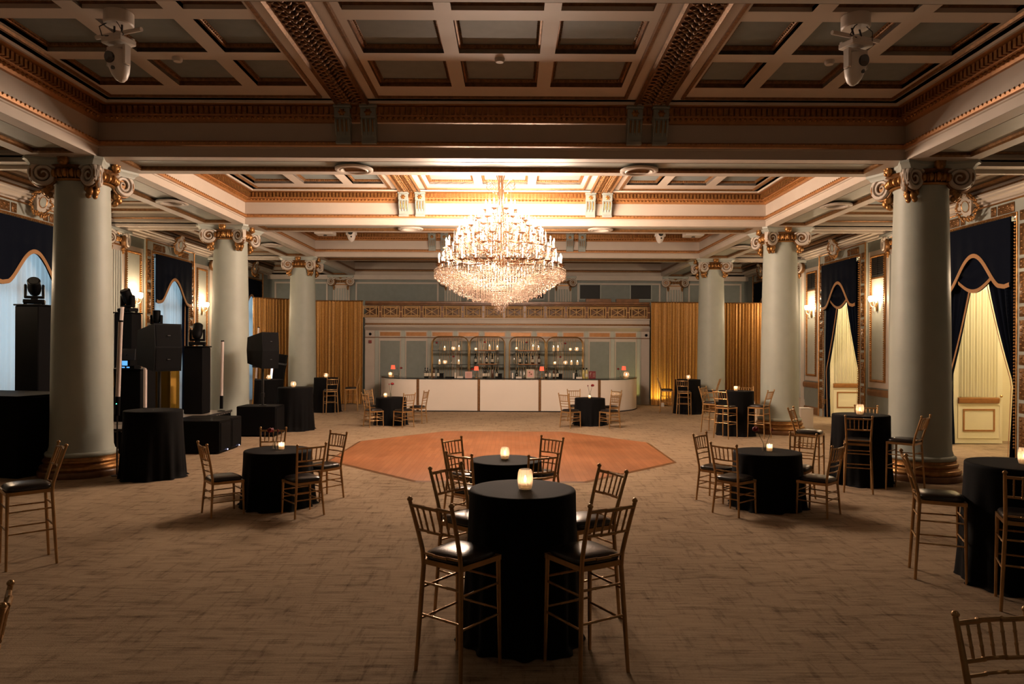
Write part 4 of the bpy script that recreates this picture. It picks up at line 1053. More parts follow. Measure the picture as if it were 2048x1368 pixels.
# ------------------------------------------------------------------ chiavari chairs
def bam(a, b, r, step=.11, n=7):
    a, b = Vector(a), Vector(b); L = (b-a).length; k = max(1, int(L/step)); pts = []; rs = []
    for i in range(k+1):
        t = i/k
        if 0 < i < k:
            for d, q in ((-.008,1),(0,1.32),(.008,1)): pts.append(a+(b-a)*(t+d/L)); rs.append(r*q)
        else: pts.append(a+(b-a)*t); rs.append(r)
    return pts, rs
def make_chair(hi):
    t = thing('bar_stool' if hi else 'dining_chair', '', 'bar stool' if hi else 'chair')
    sz, tz = (.76, 1.17) if hi else (.45, .93)
    m = 'chair_gold'
    RF, RS, RT = ((.20,-.24,0), (.165,-.20,sz), (.185,-.32,tz)) if hi else ((.20,-.23,0), (.165,-.20,sz), (.195,-.285,tz))
    FF, FS = (.195,.185,0), (.185,.175,sz-.01)
    def post(s, z):   # point on the rear post at height z
        a, b = (RF, RS) if z < sz else (RS, RT)
        q = (z-a[2])/(b[2]-a[2]); 
        return Vector((s*(a[0]+(b[0]-a[0])*q), a[1]+(b[1]-a[1])*(q if z < sz else q**1.15), z))
    def fp(s, z): q = z/FS[2]; return Vector((s*(FF[0]+(FS[0]-FF[0])*q), FF[1]+(FS[1]-FF[1])*q, z))
    for s in (-1, 1):
        zs_ = [tz*k/13 for k in range(14)]; pts = [post(s, z) for z in zs_]
        MB().tube(pts, [.0135+.003*math.sin(PI*min(1, z/tz)) for z in zs_], 8).lathe([(.008,0),(.018,.008),(.02,.018),(.012,.03),(.002,.034)], 8, tuple(pts[-1]-Vector((0,0,.004)))).build('back_post', m, t, 50)
        pts = [fp(s, z) for z in [FS[2]*k/5 for k in range(6)]]
        MB().tube(pts, [.0125,.0135,.0145,.0155,.016,.017], 8).build('leg', m, t, 50)
    def rail(name, z, r, bow=.018):
        a, b = post(-1, z), post(1, z); p, q = bam(a, b, r)
        p = [v+Vector((0, -bow*math.sin(PI*i/(len(p)-1)), 0)) for i, v in enumerate(p)]
        MB().tube(p, q, 7).build(name, m, t, 50); return p
    zt, zl = tz-.03, tz-.20
    rail('top_rail', zt, .013); rail('lower_rail', zl, .011)
    for z in ((tz-.37,) if hi else (tz-.265, tz-.345)): rail('back_slat', z, .009)
    for k in range(5):
        u = (k+1)/6; a = post(-1, zl)*(1-u)+post(1, zl)*u; b = post(-1, zt)*(1-u)+post(1, zt)*u; bw = Vector((0,-.018*math.sin(PI*u),0))
        p, q = bam(a+bw, b+bw, .0075, .055, 6); MB().tube(p, q, 6).build('spindle', m, t, 50)
    fr = [(-.20,.19),(.20,.19),(.175,-.21),(-.175,-.21)]
    f = MB().prism(fr, sz-.035, sz); f.build('seat_frame', m, t, 30)
    cu = MB(); rings = []
    for (k, z) in ((.97,0),(1.02,.012),(1.03,.025),(.98,.042),(.82,.056),(.55,.064),(.2,.067)):
        ring_ = []
        for i in range(28):
            a = 2*PI*i/28; c_, s_ = math.cos(a), math.sin(a); ex = .42
            x = abs(c_)**ex*math.copysign(1, c_)*.195; y = abs(s_)**ex*math.copysign(1, s_)*.195
            x *= 1-.07*(.195-y)/.39; ring_.append((x*k, y*k-.012, sz+z))
        rings += ring_
    n = 28; fs = [tuple(range(n-1,-1,-1)), tuple(range(6*n,7*n))]+[(k*n+i, k*n+(i+1)%n, (k+1)*n+(i+1)%n, (k+1)*n+i) for k in range(6) for i in range(n)]
    cu.add(rings, fs).build('seat_cushion', 'leather', t, 70)
    def strt(a, b): p, q = bam(a, b, .0085); MB().tube(p, q, 6).build('stretcher', m, t, 50)
    for z in ((.60,.385) if hi else (.32,.225)):
        strt(post(-1, z), post(1, z)); strt(fp(-1, z), fp(1, z))
        for s in (-1, 1): strt(post(s, z-.035), fp(s, z-.035))
    return t
low0 = make_chair(False); hi0 = make_chair(True)
used = {}
CH = [  # kind, x, y, facing, label, group
('h',-.126,5.05,53.5,'nearest gold bar stool at the near left of the front centre high table','N'),
('h',.663,5.071,120.8,'nearest gold bar stool at the near right of the front centre high table','N'),
('h',-.096,5.982,319.2,'gold bar stool at the far left of the front centre high table','N'),
('h',.719,5.938,210.1,'gold bar stool at the far right of the front centre high table','N'),
('l',-.382,9.831,321.3,'gold chair far left of the low table before the dance floor','M'),
('l',-.24,8.842,54.1,'gold chair near left of the low table before the dance floor','M'),
('l',.41,8.789,116.6,'gold chair near right of the low table before the dance floor','M'),
('l',.536,9.95,228.6,'gold chair far right of the low table before the dance floor','M'),
('l',-3.552,9.582,39,'gold chair at the left of the left low table','L'),
('l',-3.483,10.861,272,'gold chair behind the left low table, seen through the rose','L'),
('l',-2.597,9.57,130.3,'gold chair at the near right of the left low table','L'),
('l',-2.593,10.487,230.5,'gold chair at the far right of the left low table, by the dance floor','L'),
('l',3.213,10.485,317.2,'gold chair at the far left of the right low table','R'),
('l',3.223,9.741,40.6,'gold chair at the near left of the right low table','R'),
('l',4.304,10.531,229.1,'gold chair at the far right of the right low table','R'),
('l',4.228,9.714,133.2,'gold chair at the near right of the right low table','R'),
('h',5.59,11.31,66,'gold bar stool before the high table beside the right front column','A'),
('h',6.28,11.37,131.9,'gold bar stool between the high table and the right front column','A'),
('h',5.32,12.34,325.3,'gold bar stool at the left of the high table beside the right front column','A'),
('h',6.41,12.72,245,'gold bar stool hidden behind the high table beside the right front column','A'),
('h',5.50,17.88,43.6,'gold bar stool at the near left of the high table by the second right column','B'),
('h',6.25,17.97,137.5,'gold bar stool at the near right of the high table by the second right column','B'),
('h',5.51,18.99,315.4,'gold bar stool at the far left of the high table by the second right column','B'),
('h',6.38,19.2,250,'gold bar stool behind the high table by the second right column','B'),
('h',5.53,24.70,345.1,'gold bar stool left of the far right high table, against the bright drape','D'),
('h',5.85,23.80,65.9,'gold bar stool before the far right high table','D'),
('h',6.74,24.15,157.4,'gold bar stool right of the far right high table, by the farthest column','D'),
('h',-5.77,23.78,117.2,'gold bar stool before the far left high table near the drape','E'),
('h',-5.40,24.90,190,'gold bar stool right of the far left high table, against the drape','E'),
('l',-3.556,19.96,36.5,'gold chair at the near left of the low table before the bar\'s left end','F'),
('l',-3.76,21.3,335.1,'gold chair at the far left of the low table before the bar\'s left end','F'),
('l',-2.828,19.935,134.7,'gold chair at the near right of the low table before the bar\'s left end','F'),
('l',-2.6,20.999,165.5,'gold chair at the far right of the low table before the bar\'s left end','F'),
('l',1.855,20.052,41.8,'gold chair at the near left of the low table before the bar\'s right end','G'),
('l',2.096,21.5,278,'gold chair behind the left of the low table before the bar\'s right end','G'),
('l',2.837,19.992,125.4,'gold chair at the near right of the low table before the bar\'s right end','G'),
('l',3.035,21.258,220.9,'gold chair at the far right of the low table before the bar\'s right end','G'),
('h',4.395,7.013,338.4,'gold bar stool left of the high table at the right edge of the photo','H'),
('h',4.62,6.26,62,'gold bar stool before the high table at the right edge of the photo','H'),
('h',-4.747,7.269,222.6,'gold bar stool at the left edge of the photo, facing away left','P'),
('l',2.55,3.153,280,'gold chair back cut off at the bottom right corner','K'),
('l',-2.655,3.50,210,'gold chair post cut off at the bottom left corner','J'),
('l',-6.05,21.8,110,'gold chair glimpsed behind the left far cocktail table','T'),
]
GN = {'N':'stools around the front centre high table','M':'chairs around the low table before the dance floor','L':'chairs around the left low table','R':'chairs around the right low table','A':'stools around the high table by the right front column','B':'stools around the high table by the second right column','D':'stools around the far right high table','E':'stools around the far left high table','F':'chairs before the bar on the left','G':'chairs before the bar on the right','H':'stools at the right edge table','P':None,'K':None,'J':None,'T':None}
for k, x, y, a, lab, gr in CH:
    x -= .05*math.cos(math.radians(a)); y -= .05*math.sin(math.radians(a))
    src = hi0 if k == 'h' else low0; rz = math.radians(a-90)
    if k in used: o = dup(src, (x,y,0), rz, lab, GN[gr])
    else:
        o = src; o.location = (x,y,0); o.rotation_euler = (0,0,rz); o['label'] = lab; used[k] = 1
        if GN[gr]: o['group'] = GN[gr]
    if GN[gr] is None and 'group' in o: del o['group']

# ------------------------------------------------------------------ tables
def table(x, y, r, h, lab, grp, seed, flare=.15):
    t = thing('cocktail_table' if h > 1 else 'low_table', lab, 'table', (x,y,0), 0, grp)
    rnd = random.Random(seed); ph = [rnd.random()*6.28 for _ in range(5)]; K = rnd.choice((9,10,11))
    def fn(a, z):
        q = max(0, 1-z/h)**1.4
        w_ = (.5+.5*math.cos(K*a+ph[0]+.6*math.sin(2*a+ph[1])))
        return 1+q*(flare*.35+flare*1.0*w_)+q*.035*math.sin(17*a+ph[2])+(.05*math.sin(3*a+ph[3]) if z < .01 else 0)
    prof = [(r*1.05,.004),(r*1.0,.03)]+[(r*1.0, h*k/9) for k in range(1,9)]+[(r*1.003,h-.03),(r,h-.008),(r*.985,h+.002),(r*.9,h+.004),(r*.4,h+.004),(.01,h+.004)]
    MB().lathe(prof, 120, fn=lambda a, z: fn(a, z) if z < h-.031 else 1, caps=False).build('tablecloth', 'black_cloth', t, 60)
    MB().lathe([(r*.97,h-.03),(r*.98,h-.028),(r*.98,h-.003),(r*.97,h-.001)], 40).build('tabletop', 'wood_rail', t)
    MB().lathe([(.22,0),(.22,.03),(.035,.05),(.035,h-.03)], 20).build('pedestal', 'black_metal', t)
H_ = 1.12; Lw = .76
TB = [(.27,5.53,.405,H_,'black-draped high table in the front centre, nearest the camera','hi'),(.115,9.28,.455,Lw,'black-draped low table centred before the dance floor','lo'),
(-3.06,10.08,.455,Lw,'black-draped low table on the left with rose and candle','lo'),(3.76,10.14,.455,Lw,'black-draped low table on the right with rose and candle','lo'),
(5.94,11.95,.44,H_,'black-draped high table beside the right front column','hi'),(5.91,18.5,.43,H_,'black-draped high table by the second right column','hi'),(6.13,24.5,.42,H_+.03,'black-draped high table far right before the gold drape','hi'),
(-6.07,24.5,.42,H_+.03,'black-draped high table far left before the gold drape','hi'),(-3.25,20.65,.43,Lw,'black-draped low table before the left end of the bar','lo'),(2.42,20.75,.43,Lw,'black-draped low table before the right end of the bar','lo'),
(-5.53,19.15,.45,H_,'black-draped high table before the left back columns, nearer candle','hi'),(-7.72,23.6,.45,H_,'black-draped high table behind the speaker pole, farther candle','hi'),
(-5.83,12.17,.455,H_,'black-draped high table with bare top before the stage','hi'),(5.0,6.85,.46,H_,'black-draped high table cut by the right edge of the photo','hi')]
for i, (x, y, r, h, lab, gp) in enumerate(TB):
    table(x, y, r, h, lab, {'hi':'high cocktail tables in black cloth','lo':'low tables in black cloth'}[gp], i+3, .11 if h > 1 else .11)
gc = 'table candles'
e_ = .006
for (x, y, z, kd, lb, sc_) in ((.29,5.50,H_,'barrel','fluted glass candle on the front centre high table',1.0),(.10,9.33,Lw,'barrel','fluted glass candle on the low table before the dance floor',1.0),(-3.02,10.10,Lw,'votive','small clear votive beside the rose on the left low table',1.05),
    (3.80,10.16,Lw,'votive','small votive beside the rose on the right low table',1.05),(5.91,11.92,H_,'barrel','fluted glass candle on the high table by the right front column',1.1),(5.90,18.5,H_,'votive','votive on the high table by the second right column',1.2),
    (6.13,24.45,H_+.03,'round','round candle on the far right high table',1.1),(-6.08,24.45,H_+.03,'round','round candle on the far left high table',1.1),(-3.42,20.68,Lw,'votive','votive beside the rose before the left end of the bar',1.2),
    (-5.60,19.2,H_,'round','round candle on the nearer left back high table',1.1),(-7.72,23.6,H_,'round','round candle on the farther left back high table',1.1),(5.02,6.83,H_,'barrel','fluted glass candle at the right edge of the photo',1.0)):
    candle(x, y, z+e_, kd, lb, gc, 1.0, sc_)
gr = 'roses in glass vases on the low tables'
rose(-3.12,10.12,Lw+e_,'drooping dark red rose in a glass vase on the left low table',gr,.24,.05,PI,sc=1.1)
rose(3.72,10.12,Lw+e_,'dark red rose leaning left in a glass vase on the right low table',gr,.27,.11,PI,sc=1.15)
rose(-3.27,20.65,Lw+e_,'bright red rose in a vase before the bar\'s left end',gr,.32,.04,0,sc=1.2)
rose(2.42,20.75,Lw+e_,'bright red rose in a vase before the bar\'s right end',gr,.30,.06,0,sc=1.2)
candle(2.40,20.65,Lw+e_,'votive','votive inside the rose vase group before the bar\'s right end',gc,1,.9)

# ------------------------------------------------------------------ chandelier
TC_ = [(t[0], t[1]) for t in TB]
XC, YCH = -.08, 15.75
chn = thing('chandelier', 'huge lit crystal chandelier over the dance floor', 'chandelier', (XC, YCH, 0))
MB().lathe([(.02,6.3),(.05,6.2),(.03,6.1),(.06,5.95),(.03,5.8),(.08,5.6),(.04,5.4),(.1,5.1),(.05,4.8),(.12,4.5),(.16,4.1),(.1,3.9)], 20).build('stem', 'chrome_arm', chn, 50)
MB().lathe([(.01,6.31),(.16,6.30),(.18,6.26),(.05,6.2)], 24).build('ceiling_rose', 'gold', chn)
cr = MB()
for k in range(12):
    a = k*PI/6; cx, sx = math.cos(a), math.sin(a)
    cr.tube([(.04*cx,.04*sx,5.55),(.05*cx,.05*sx,5.8),(.12*cx,.12*sx,6.02),(.22*cx,.22*sx,6.08)], .008, 5)
    if k % 2: 
        pts = [(.04+r_*1, z_) for r_, z_ in ((.0,5.6),(.10,5.72),(.2,5.82),(.30,5.80),(.32,5.70),(.25,5.64),(.19,5.70))]
        cr.tube([(r_*cx, r_*sx, z_) for r_, z_ in pts], .009, 5)
cr.build('crown_scrolls', 'chrome_arm', chn, 50)
tiers = [(1.33,3.97,26,.10),(1.17,4.32,22,.10),(.92,4.56,18,.10),(.78,4.76,14,.10),(.55,4.95,12,.10),(.34,5.15,8,.10)]
armm = {}
cup = MB().lathe([(.01,-.02),(.03,-.01),(.075,.012),(.08,.02),(.02,.02)], 12).mesh('drip_pan', 'chrome_arm', 40)
cnd = MB().lathe([(.013,.02),(.013,.15)], 8).mesh('candle_sleeve', 'wax', 40)
blb = MB().lathe([(.001,.15),(.014,.165),(.017,.185),(.010,.215),(.001,.235)], 8).mesh('bulb', 'bulb', 60)
nl = 0
for ti, (r, z, n, _) in enumerate(tiers):
    A = MB().tube([(.06,0,z-.02),(r*.25,0,z-.26),(r*.55,0,z-.30),(r*.82,0,z-.24),(r*.97,0,z-.12),(r,0,z-.01)], .011, 6).mesh('arm', 'chrome_arm', 50)
    for k in range(n):
        a = 2*PI*(k+.5*(ti % 2))/n; x, y = r*math.cos(a), r*math.sin(a)
        place('arm', A, chn, (0,0,0), a)
        o = place('candle_cup', cup, chn, (x, y, z)); place('candle_sleeve', cnd, o); place('bulb', blb, o)
    nlt = (8, 8, 6, 5, 4, 3)[ti]
    for k in range(nlt):
        a = 2*PI*(k+.3)/nlt; lamp('chandelier_lamp', 'POINT', (r*math.cos(a), r*math.sin(a), z+.26), POWER['chandelier']*n*(.55 if ti > 3 else 1)/94./nlt, WARM, .05, chn)
rnd = random.Random(11)
def strands(pairs, name, drop=.022):
    d = MB()
    for (x, y, z0, L) in pairs:
        zz = z0; k = max(1, int(L/.034))
        for i in range(k): d.octa((x+rnd.uniform(-.003,.003), y+rnd.uniform(-.003,.003), z0-i*.034), .0095, .0095, .014)
        zb_ = z0-k*.034-.02; s_ = drop*rnd.uniform(.85,1.1); d.add([(x+s_*.62*math.cos(q*PI/3), y+s_*.62*math.sin(q*PI/3), zb_-.012) for q in range(6)]+[(x,y,zb_+s_*1.5),(x,y,zb_-s_*1.2)], [(q,(q+1)%6,6) for q in range(6)]+[((q+1)%6,q,7) for q in range(6)])
    o = stuff(d.build(name, 'crystal', chn, 0)); return o
# fringe of drops hanging from each tier
pr = []
for ti, (r, z, n, _) in enumerate(tiers):
    m_ = n*6
    for k in range(m_):
        a = 2*PI*k/m_; rr = r*(1.0+.04*math.sin(k*1.7))
        pr.append((rr*math.cos(a), rr*math.sin(a), z-.03-.05*abs(math.sin(k*PI/6)), .10+.10*abs(math.sin(k*PI/6+.8))))
strands(pr, 'tier_fringe')
# outer skirt and the big crystal basket below
pr = []
for ri, (r, z, L) in enumerate(((1.42,3.86,.14),(1.36,3.84,.17),(1.28,3.82,.21),(1.19,3.80,.25),(1.10,3.78,.29),(1.0,3.76,.33),(.90,3.74,.38),(.80,3.72,.40),(.70,3.68,.40),(.6,3.64,.40),(.5,3.60,.38),(.40,3.56,.34))):
    m_ = int(2*PI*r/.062)
    for k in range(m_):
        a = 2*PI*(k+.5*(ri % 2))/m_; pr.append((r*math.cos(a), r*math.sin(a), z, L+rnd.uniform(-.03,.03)))
strands(pr, 'basket_drops')
pr = []
for ri, (r, z, L) in enumerate(((.30,3.40,.12),(.24,3.36,.16),(.18,3.32,.2),(.12,3.28,.22),(.06,3.24,.24),(.005,3.2,.22))):
    m_ = max(1, int(2*PI*r/.055))
    for k in range(m_): a = 2*PI*k/m_+ri; pr.append((r*math.cos(a), r*math.sin(a), z, L+rnd.uniform(-.02,.02)))
strands(pr, 'finial_drops')
# tall glass spires and prisms through the upper tiers
sp = MB()
for r, z, n in ((1.0,4.45,20),(.7,4.75,16),(.45,5.0,12),(.26,5.3,8),(.16,5.55,6)):
    for k in range(n):
        a = 2*PI*k/n+r; sp.lathe([(.004,0),(.014,.02),(.006,.05),(.016,.09),(.008,.16),(.001,.30)], 6, (r*math.cos(a), r*math.sin(a), z))
stuff(sp.build('glass_spires', 'crystal', chn, 0))
hoop = MB()
for r, z in ((1.38,3.86),(1.05,3.78),(.55,3.60),(.32,3.40),(1.17,4.12),(.92,4.38),(.55,4.82)):
    hoop.tube([(r*math.cos(k*PI/24), r*math.sin(k*PI/24), z) for k in range(49)], .01, 5, caps=False)
hoop.build('hoops', 'chrome_arm', chn, 50)

# ------------------------------------------------------------------ lighting heads
def moving_head(loc, rz, tilt, m, label, grp, hang=False, sc=1.0, name='moving_head_light', dome=False):
    t = thing(name, label, 'stage light', loc, rz, grp)
    d = -1 if hang else 1
    t.scale = (sc, sc, sc*1.0)
    M0 = Matrix.Diagonal((1,1,d,1))
    a = MB(); a.M = M0; a.bbox(-.18,.18,-.14,.14,.02,.10,.012)
    for x in (-.15,.15):
        for y in (-.1,.1): a.box(x-.02,x+.02,y-.02,y+.02,0,.02)
    a.build('base', m, t)
    a = MB(); a.M = M0; a.lathe([(.06,.10),(.06,.125)], 16); a.bbox(-.17,.17,-.06,.06,.12,.17,.012)
    for s in (-1, 1): a.bbox(s*.17,s*.125,-.06,.06,.14,.40,.015)
    yk = a.build('yoke', m, t)
    if dome:
        h = MB(); h.M = M0 @ Matrix.Translation((0,0,.34)) @ Matrix.Rotation(-.22, 4, 'X')
        h.lathe([(.10,-.17),(.135,-.15),(.145,-.05),(.14,.06),(.115,.16),(.075,.235),(.03,.27),(.005,.275)], 24)
        hd = h.build('head', m, t, 60)
        for (cx, cz, rr, nm) in ((0,-.05,.078,'lens'),(.02,.09,.026,'vent')):
            l = MB(); l.M = h.M @ Matrix.Translation((cx, -.148 if nm == 'lens' else -.135, cz)) @ Matrix.Rotation(PI/2, 4, 'X'); l.lathe([(rr,-.02),(rr,.012),(0,.014)], 20); l.build(nm, 'dark_glass', hd)
        return t
    h = MB(); h.M = M0 @ Matrix.Translation((0,0,.34)) @ Matrix.Rotation(tilt, 4, 'X')
    h.lathe([(.01,-.21),(.05,-.20),(.09,-.16),(.113,-.08),(.12,.0),(.11,.10),(.115,.18),(.10,.20)], 20)
    hd = h.build('head', m, t, 40)
    l = MB(); l.M = h.M; l.lathe([(.0,.203),(.085,.203),(.085,.195)], 20, caps=False); l.build('lens', 'dark_glass', hd)
    return t
gs = 'black moving heads on the left'
def pedestal(x, y, w_, z0, z1, label, rz=0):
    t = thing('lighting_pedestal', label, 'pedestal', (x, y, z0), rz, 'black-covered lighting pedestals')
    MB().bbox(-w_/2, w_/2, -w_/2, w_/2, 0, z1-z0-.03, .015).build('cover', 'black_cloth', t)
    MB().bbox(-w_/2-.02, w_/2+.02, -w_/2-.02, w_/2+.02, z1-z0-.03, z1-z0, .006).build('top_plate', 'black_plastic', t)
    return t
ZST = .6
stg = thing('stage', 'low stage platform with black skirt on the left', 'stage', (0,0,0))
MB().box(-10.2, -6.85, 13.9, 18.2, ZST-.06, ZST-.006).build('deck', 'stage_top', stg, 0)
MB().sheet(lambda u, v: ((-10.2+u*3.35 if u < .999 else -6.85), 13.9+.015*math.sin(u*160), ZST*v-.03*v), 200, 1).sheet(lambda u, v: (-6.86+.015*math.sin(u*180), 13.9+u*4.3, ZST*v-.03*v), 220, 1).build('skirt', 'black_cloth', stg, 60)
MB().box(-10.2, -6.84, 13.88, 13.9, ZST-.04, ZST+.005).box(-6.85, -6.83, 13.88, 18.2, ZST-.04, ZST+.005).build('edge_trim', 'silver', stg, 0)
moving_head((-9.24,14.3,3.0), .5, .9, 'black_plastic', 'black moving head on the tallest front pedestal, against the nearest window', gs)
pedestal(-9.24, 14.3, .46, ZST, 3.0, 'tall black pedestal at the far left before the nearest left window')
moving_head((-8.72,16.8,2.97), -.3, .5, 'black_plastic', 'black moving head on the pedestal right of the nearest left column', gs)
pedestal(-8.72, 16.8, .42, ZST, 2.97, 'tall black pedestal just right of the nearest left column')
moving_head((-8.35,17.4,2.62), 0, 0, 'black_plastic', 'black moving head silhouetted against the middle left window', gs, sc=.8)
pedestal(-8.35, 17.4, .36, ZST, 2.62, 'black pedestal hidden behind the left hung speaker')
moving_head((-7.3,17.25,2.2), .3, -.6, 'black_plastic', 'black moving head before the second left column', gs, sc=1.0)
pedestal(-7.3, 17.25, .45, ZST, 2.2, 'black pedestal standing before the second left column')
# front console
t = thing('draped_case', 'large black draped case at the left edge behind the stool', 'case', (-8.85, 12.75, 0), math.radians(-14))
MB().bbox(-1.1, 1.1, -.6, .6, 0, 1.33, .02).build('drape_cover', 'black_cloth', t)
MB().box(-1.12, 1.12, -.62, .62, 1.33, 1.36).build('lid', 'black_plastic', t, 0)
t = thing('gear_bag', 'slanted black gear bag on the stage beside the nearest left column', 'bag', (-8.75, 14.75, ZST))
MB().add([(-.2,-.15,0),(.3,-.15,0),(.3,.25,0),(-.2,.25,0),(.12,-.1,.48),(.3,-.1,.5),(.3,.2,.5),(.12,.2,.48)], [(0,1,2,3),(4,5,6,7),(0,1,5,4),(1,2,6,5),(2,3,7,6),(3,0,4,7)]).build('body','black_cloth',t,0)
MB().tube([(.15,.05,.48),(.2,.05,.56),(.27,.05,.5)], .012, 6).build('handle','black_plastic',t)
# DJ desk with laptop
t = thing('dj_booth', 'black booth with mirrored gold front strip beside the nearest left column', 'booth', (-8.2, 15.6, ZST))
MB().bbox(-.75, .55, -.3, .35, 0, 1.08, .01).build('body', 'black_cloth', t)
MB().bbox(-.77, .0, -.33, -.3, .72, 1.08, .005).build('mirror_strip', 'acrylic_gold', t)
MB().box(-.79, .57, -.34, .37, 1.08, 1.11).build('top_board', 'black_plastic', t, 0)
t = thing('laptop', 'silver laptop with pale round emblem open on the booth', 'laptop', (-8.13, 15.7, ZST+1.13), 0)
MB().bbox(-.17,.17,-.02,.22,0,.018,.004).build('keyboard', 'silver', t)
l = MB(); l.M = Matrix.Translation((0,-.03,.16)) @ Matrix.Rotation(-.12, 4, 'X'); l.bbox(-.17,.17,-.006,.006,0,.24,.003); 
MB().box(-.1,.1,-.1,.1,-.0,.16).build('riser', 'black_plastic', t, 0)
ld = l.build('lid', 'silver', t)
q = MB(); q.M = Matrix.Translation((0,-.045,.27)); q.ball((-.004,0,0), (.016,.003,.018), 10, 5).ball((.006,0,.024), (.006,.002,.007), 6, 4); q.build('emblem', 'dark_glass', ld)
t = thing('mixer', 'dj mixer with glowing blue display under the laptop', 'mixer', (-8.0, 15.38, ZST+1.11)); MB().bbox(-.14,.2,-.05,.2,0,.07,.006).build('case','black_plastic',t)
MB().box(-.06,.05,-.055,-.05,.10,.17).box(-.06,.05,-.05,-.04,.07,.17).build('display','screen_blue',t,0); MB().box(-.06,.0,-.056,-.05,.02,.045).box(.04,.1,-.056,-.05,.02,.045).build('indicator','screen_blue',t,0)
# gold acrylic column
t = thing('gold_mirror_plinth', 'yellow mirrored acrylic plinth under the left hung speaker', 'plinth', (-7.62, 16.3, ZST))
MB().bbox(-.23,.23,-.23,.23,0,1.18,.006).build('mirror_panels', 'acrylic_gold', t)
g = MB()
for x in (-.235,.235): g.box(x-.006,x+.006,-.24,-.225,0,1.18)
g.build('edge_strip','brass',t,0)
# speakers
def hung_speaker(x, y, z, rz, w_, h, label, stand_lab, base_z, tripod):
    t = thing('speaker', label, 'speaker', (x, y, z), rz, 'black two-box speakers on poles')
    for i in (0, 1):
        s_ = 1 if i else -1
        # trapezoid cabinets splayed apart, front at -y
        z0, z1 = (0, h/2-.004) if i else (-h/2+.004, 0); out = z1 if i else z0; inn = z0 if i else z1
        m_ = MB(); hw = w_/2
        pr_ = [(-.30, inn), (-.27, inn+ (out-inn)*1.0), (.27, inn+(out-inn)*.72), (.30, inn)]
        vs = [(xx, yy, zz) for xx in (-hw, hw) for yy, zz in pr_]
        m_.add(vs, [(0,1,2,3),(7,6,5,4)]+[(k, (k+1) % 4, 4+(k+1) % 4, 4+k) for k in range(4)])
        c_ = m_.build('cabinet', 'black_plastic', t, 0)
        g = MB().add([(-hw+.03,-.304,inn+(out-inn)*.06),(hw-.03,-.304,inn+(out-inn)*.06),(hw-.03,-.278,inn+(out-inn)*.94),(-hw+.03,-.278,inn+(out-inn)*.94)], [(0,1,2,3)]); g.build('grille', 'black_cloth', c_, 0)
        MB().bbox(-.03,.03,-.31,-.28,inn+(out-inn)*.5-.008,inn+(out-inn)*.5+.008,.002).build('badge','silver',c_)
    MB().bbox(-.06,.06,.18,.34,-h*.48,h*.2,.01).build('mount_bracket', 'black_metal', t)
    MB().tube([(w_/2*.9,.28,.05),(w_/2+.12,.36,0),(w_/2+.1,.34,-.15),(w_/2*.8,.28,-.2)], .007, 5).build('cable', 'black_plastic', t)
    s2 = thing('speaker_pole', stand_lab, 'stand', (x, y, base_z))
    MB().tube([(0,0,0),(0,0,z-h*.45-base_z)], .03, 10).build('pole','black_metal',s2); MB().lathe([(.04,0),(.045,.1),(.03,.12)], 12, (0,0,.55 if tripod else .2)).build('collar','black_metal',s2)
    if tripod:
        for k in range(3):
            a = k*2*PI/3+.5; MB().tube([(0,0,.5),(.32*math.cos(a),.32*math.sin(a),.02)], .014, 6).build('leg','black_metal',s2)
    else: MB().lathe([(.09,0),(.09,.015)], 14).build('base_plate','black_metal',s2)
hung_speaker(-6.50, 13.75, 2.17, 1.0, .55, .90, 'black two-box speaker on a stand right of the nearest left column', 'speaker stand behind the bare-topped draped table', 0, True)
hung_speaker(-5.98, 17.95, 2.10, 1.0, .5, .90, 'black two-box speaker on a pole before the second left column', 'pole holding the speaker above the rear subwoofer', .74, False)
def sub(x0, x1, y0, y1, h, lab, leds):
    t = thing('subwoofer', lab, 'subwoofer', ((x0+x1)/2, (y0+y1)/2, 0), 0, 'black subwoofers by the stage'); w_, d_ = (x1-x0)/2, (y1-y0)/2
    MB().bbox(-w_, w_, -d_, d_, .03, h, .015).build('cabinet', 'black_plastic', t)
    MB().bbox(w_-.01, w_+.012, -d_+.04, d_-.04, .08, h-.05, .004).build('grille', 'black_cloth', t)
    for a in (-1,1):
        for b in (-1,1): MB().lathe([(.03,0),(.03,.03)], 10, (a*(w_-.08), b*(d_-.08), 0)).build('foot','black_metal',t)
    for (x,y,z) in leds: MB().ball((x-(x0+x1)/2, y-(y0+y1)/2, z), .010, 6, 4).build('led', 'led_blue', t)
sub(-6.82, -5.74, 14.72, 15.30, .68, 'nearest black subwoofer with blue light, beside the stage', [(-5.72,15.08,.06)])
sub(-6.82, -5.74, 15.32, 15.90, .68, 'second black subwoofer with blue light, just behind the first', [(-5.72,15.72,.06)])
sub(-6.5, -5.55, 17.6, 18.3, .74, 'rear black subwoofer carrying the speaker pole', [(-5.9,17.585,.06)])
# light tubes
def tube_light(x, y, z0, z1, base, lean, lab, m='tube_white', foot=0.0, hand=.32):
    t = thing('tube_light', lab, 'light tube', (x, y, base), 0, 'upright light tubes on the left')
    a0 = Vector((0,0,z0-base)); a1 = Vector((lean,0,z1-base)); d = (a0-a1).normalized()
    MB().tube([a0, a1], .036, 12).build('tube', m, t); MB().tube([a1, a1-d*.03], .038, 12).build('end_cap','black_plastic',t)
    h0 = a0+d*hand; MB().tube([a0, h0], .04, 10).build('battery_grip', 'black_plastic', t)
    if h0.z > .15: MB().tube([h0, (h0.x, h0.y, .02)], .012, 6).build('stand_rod', 'black_metal', t)
    MB().lathe([(.09,0),(.09,.012),(.02,.025)], 16, (h0.x, h0.y, 0)).build('foot_plate','black_metal',t)
    return t
tl = tube_light(-6.47, 12.25, 1.34, 2.6, 0, .04, 'unlit white light tube standing just right of the nearest left column')
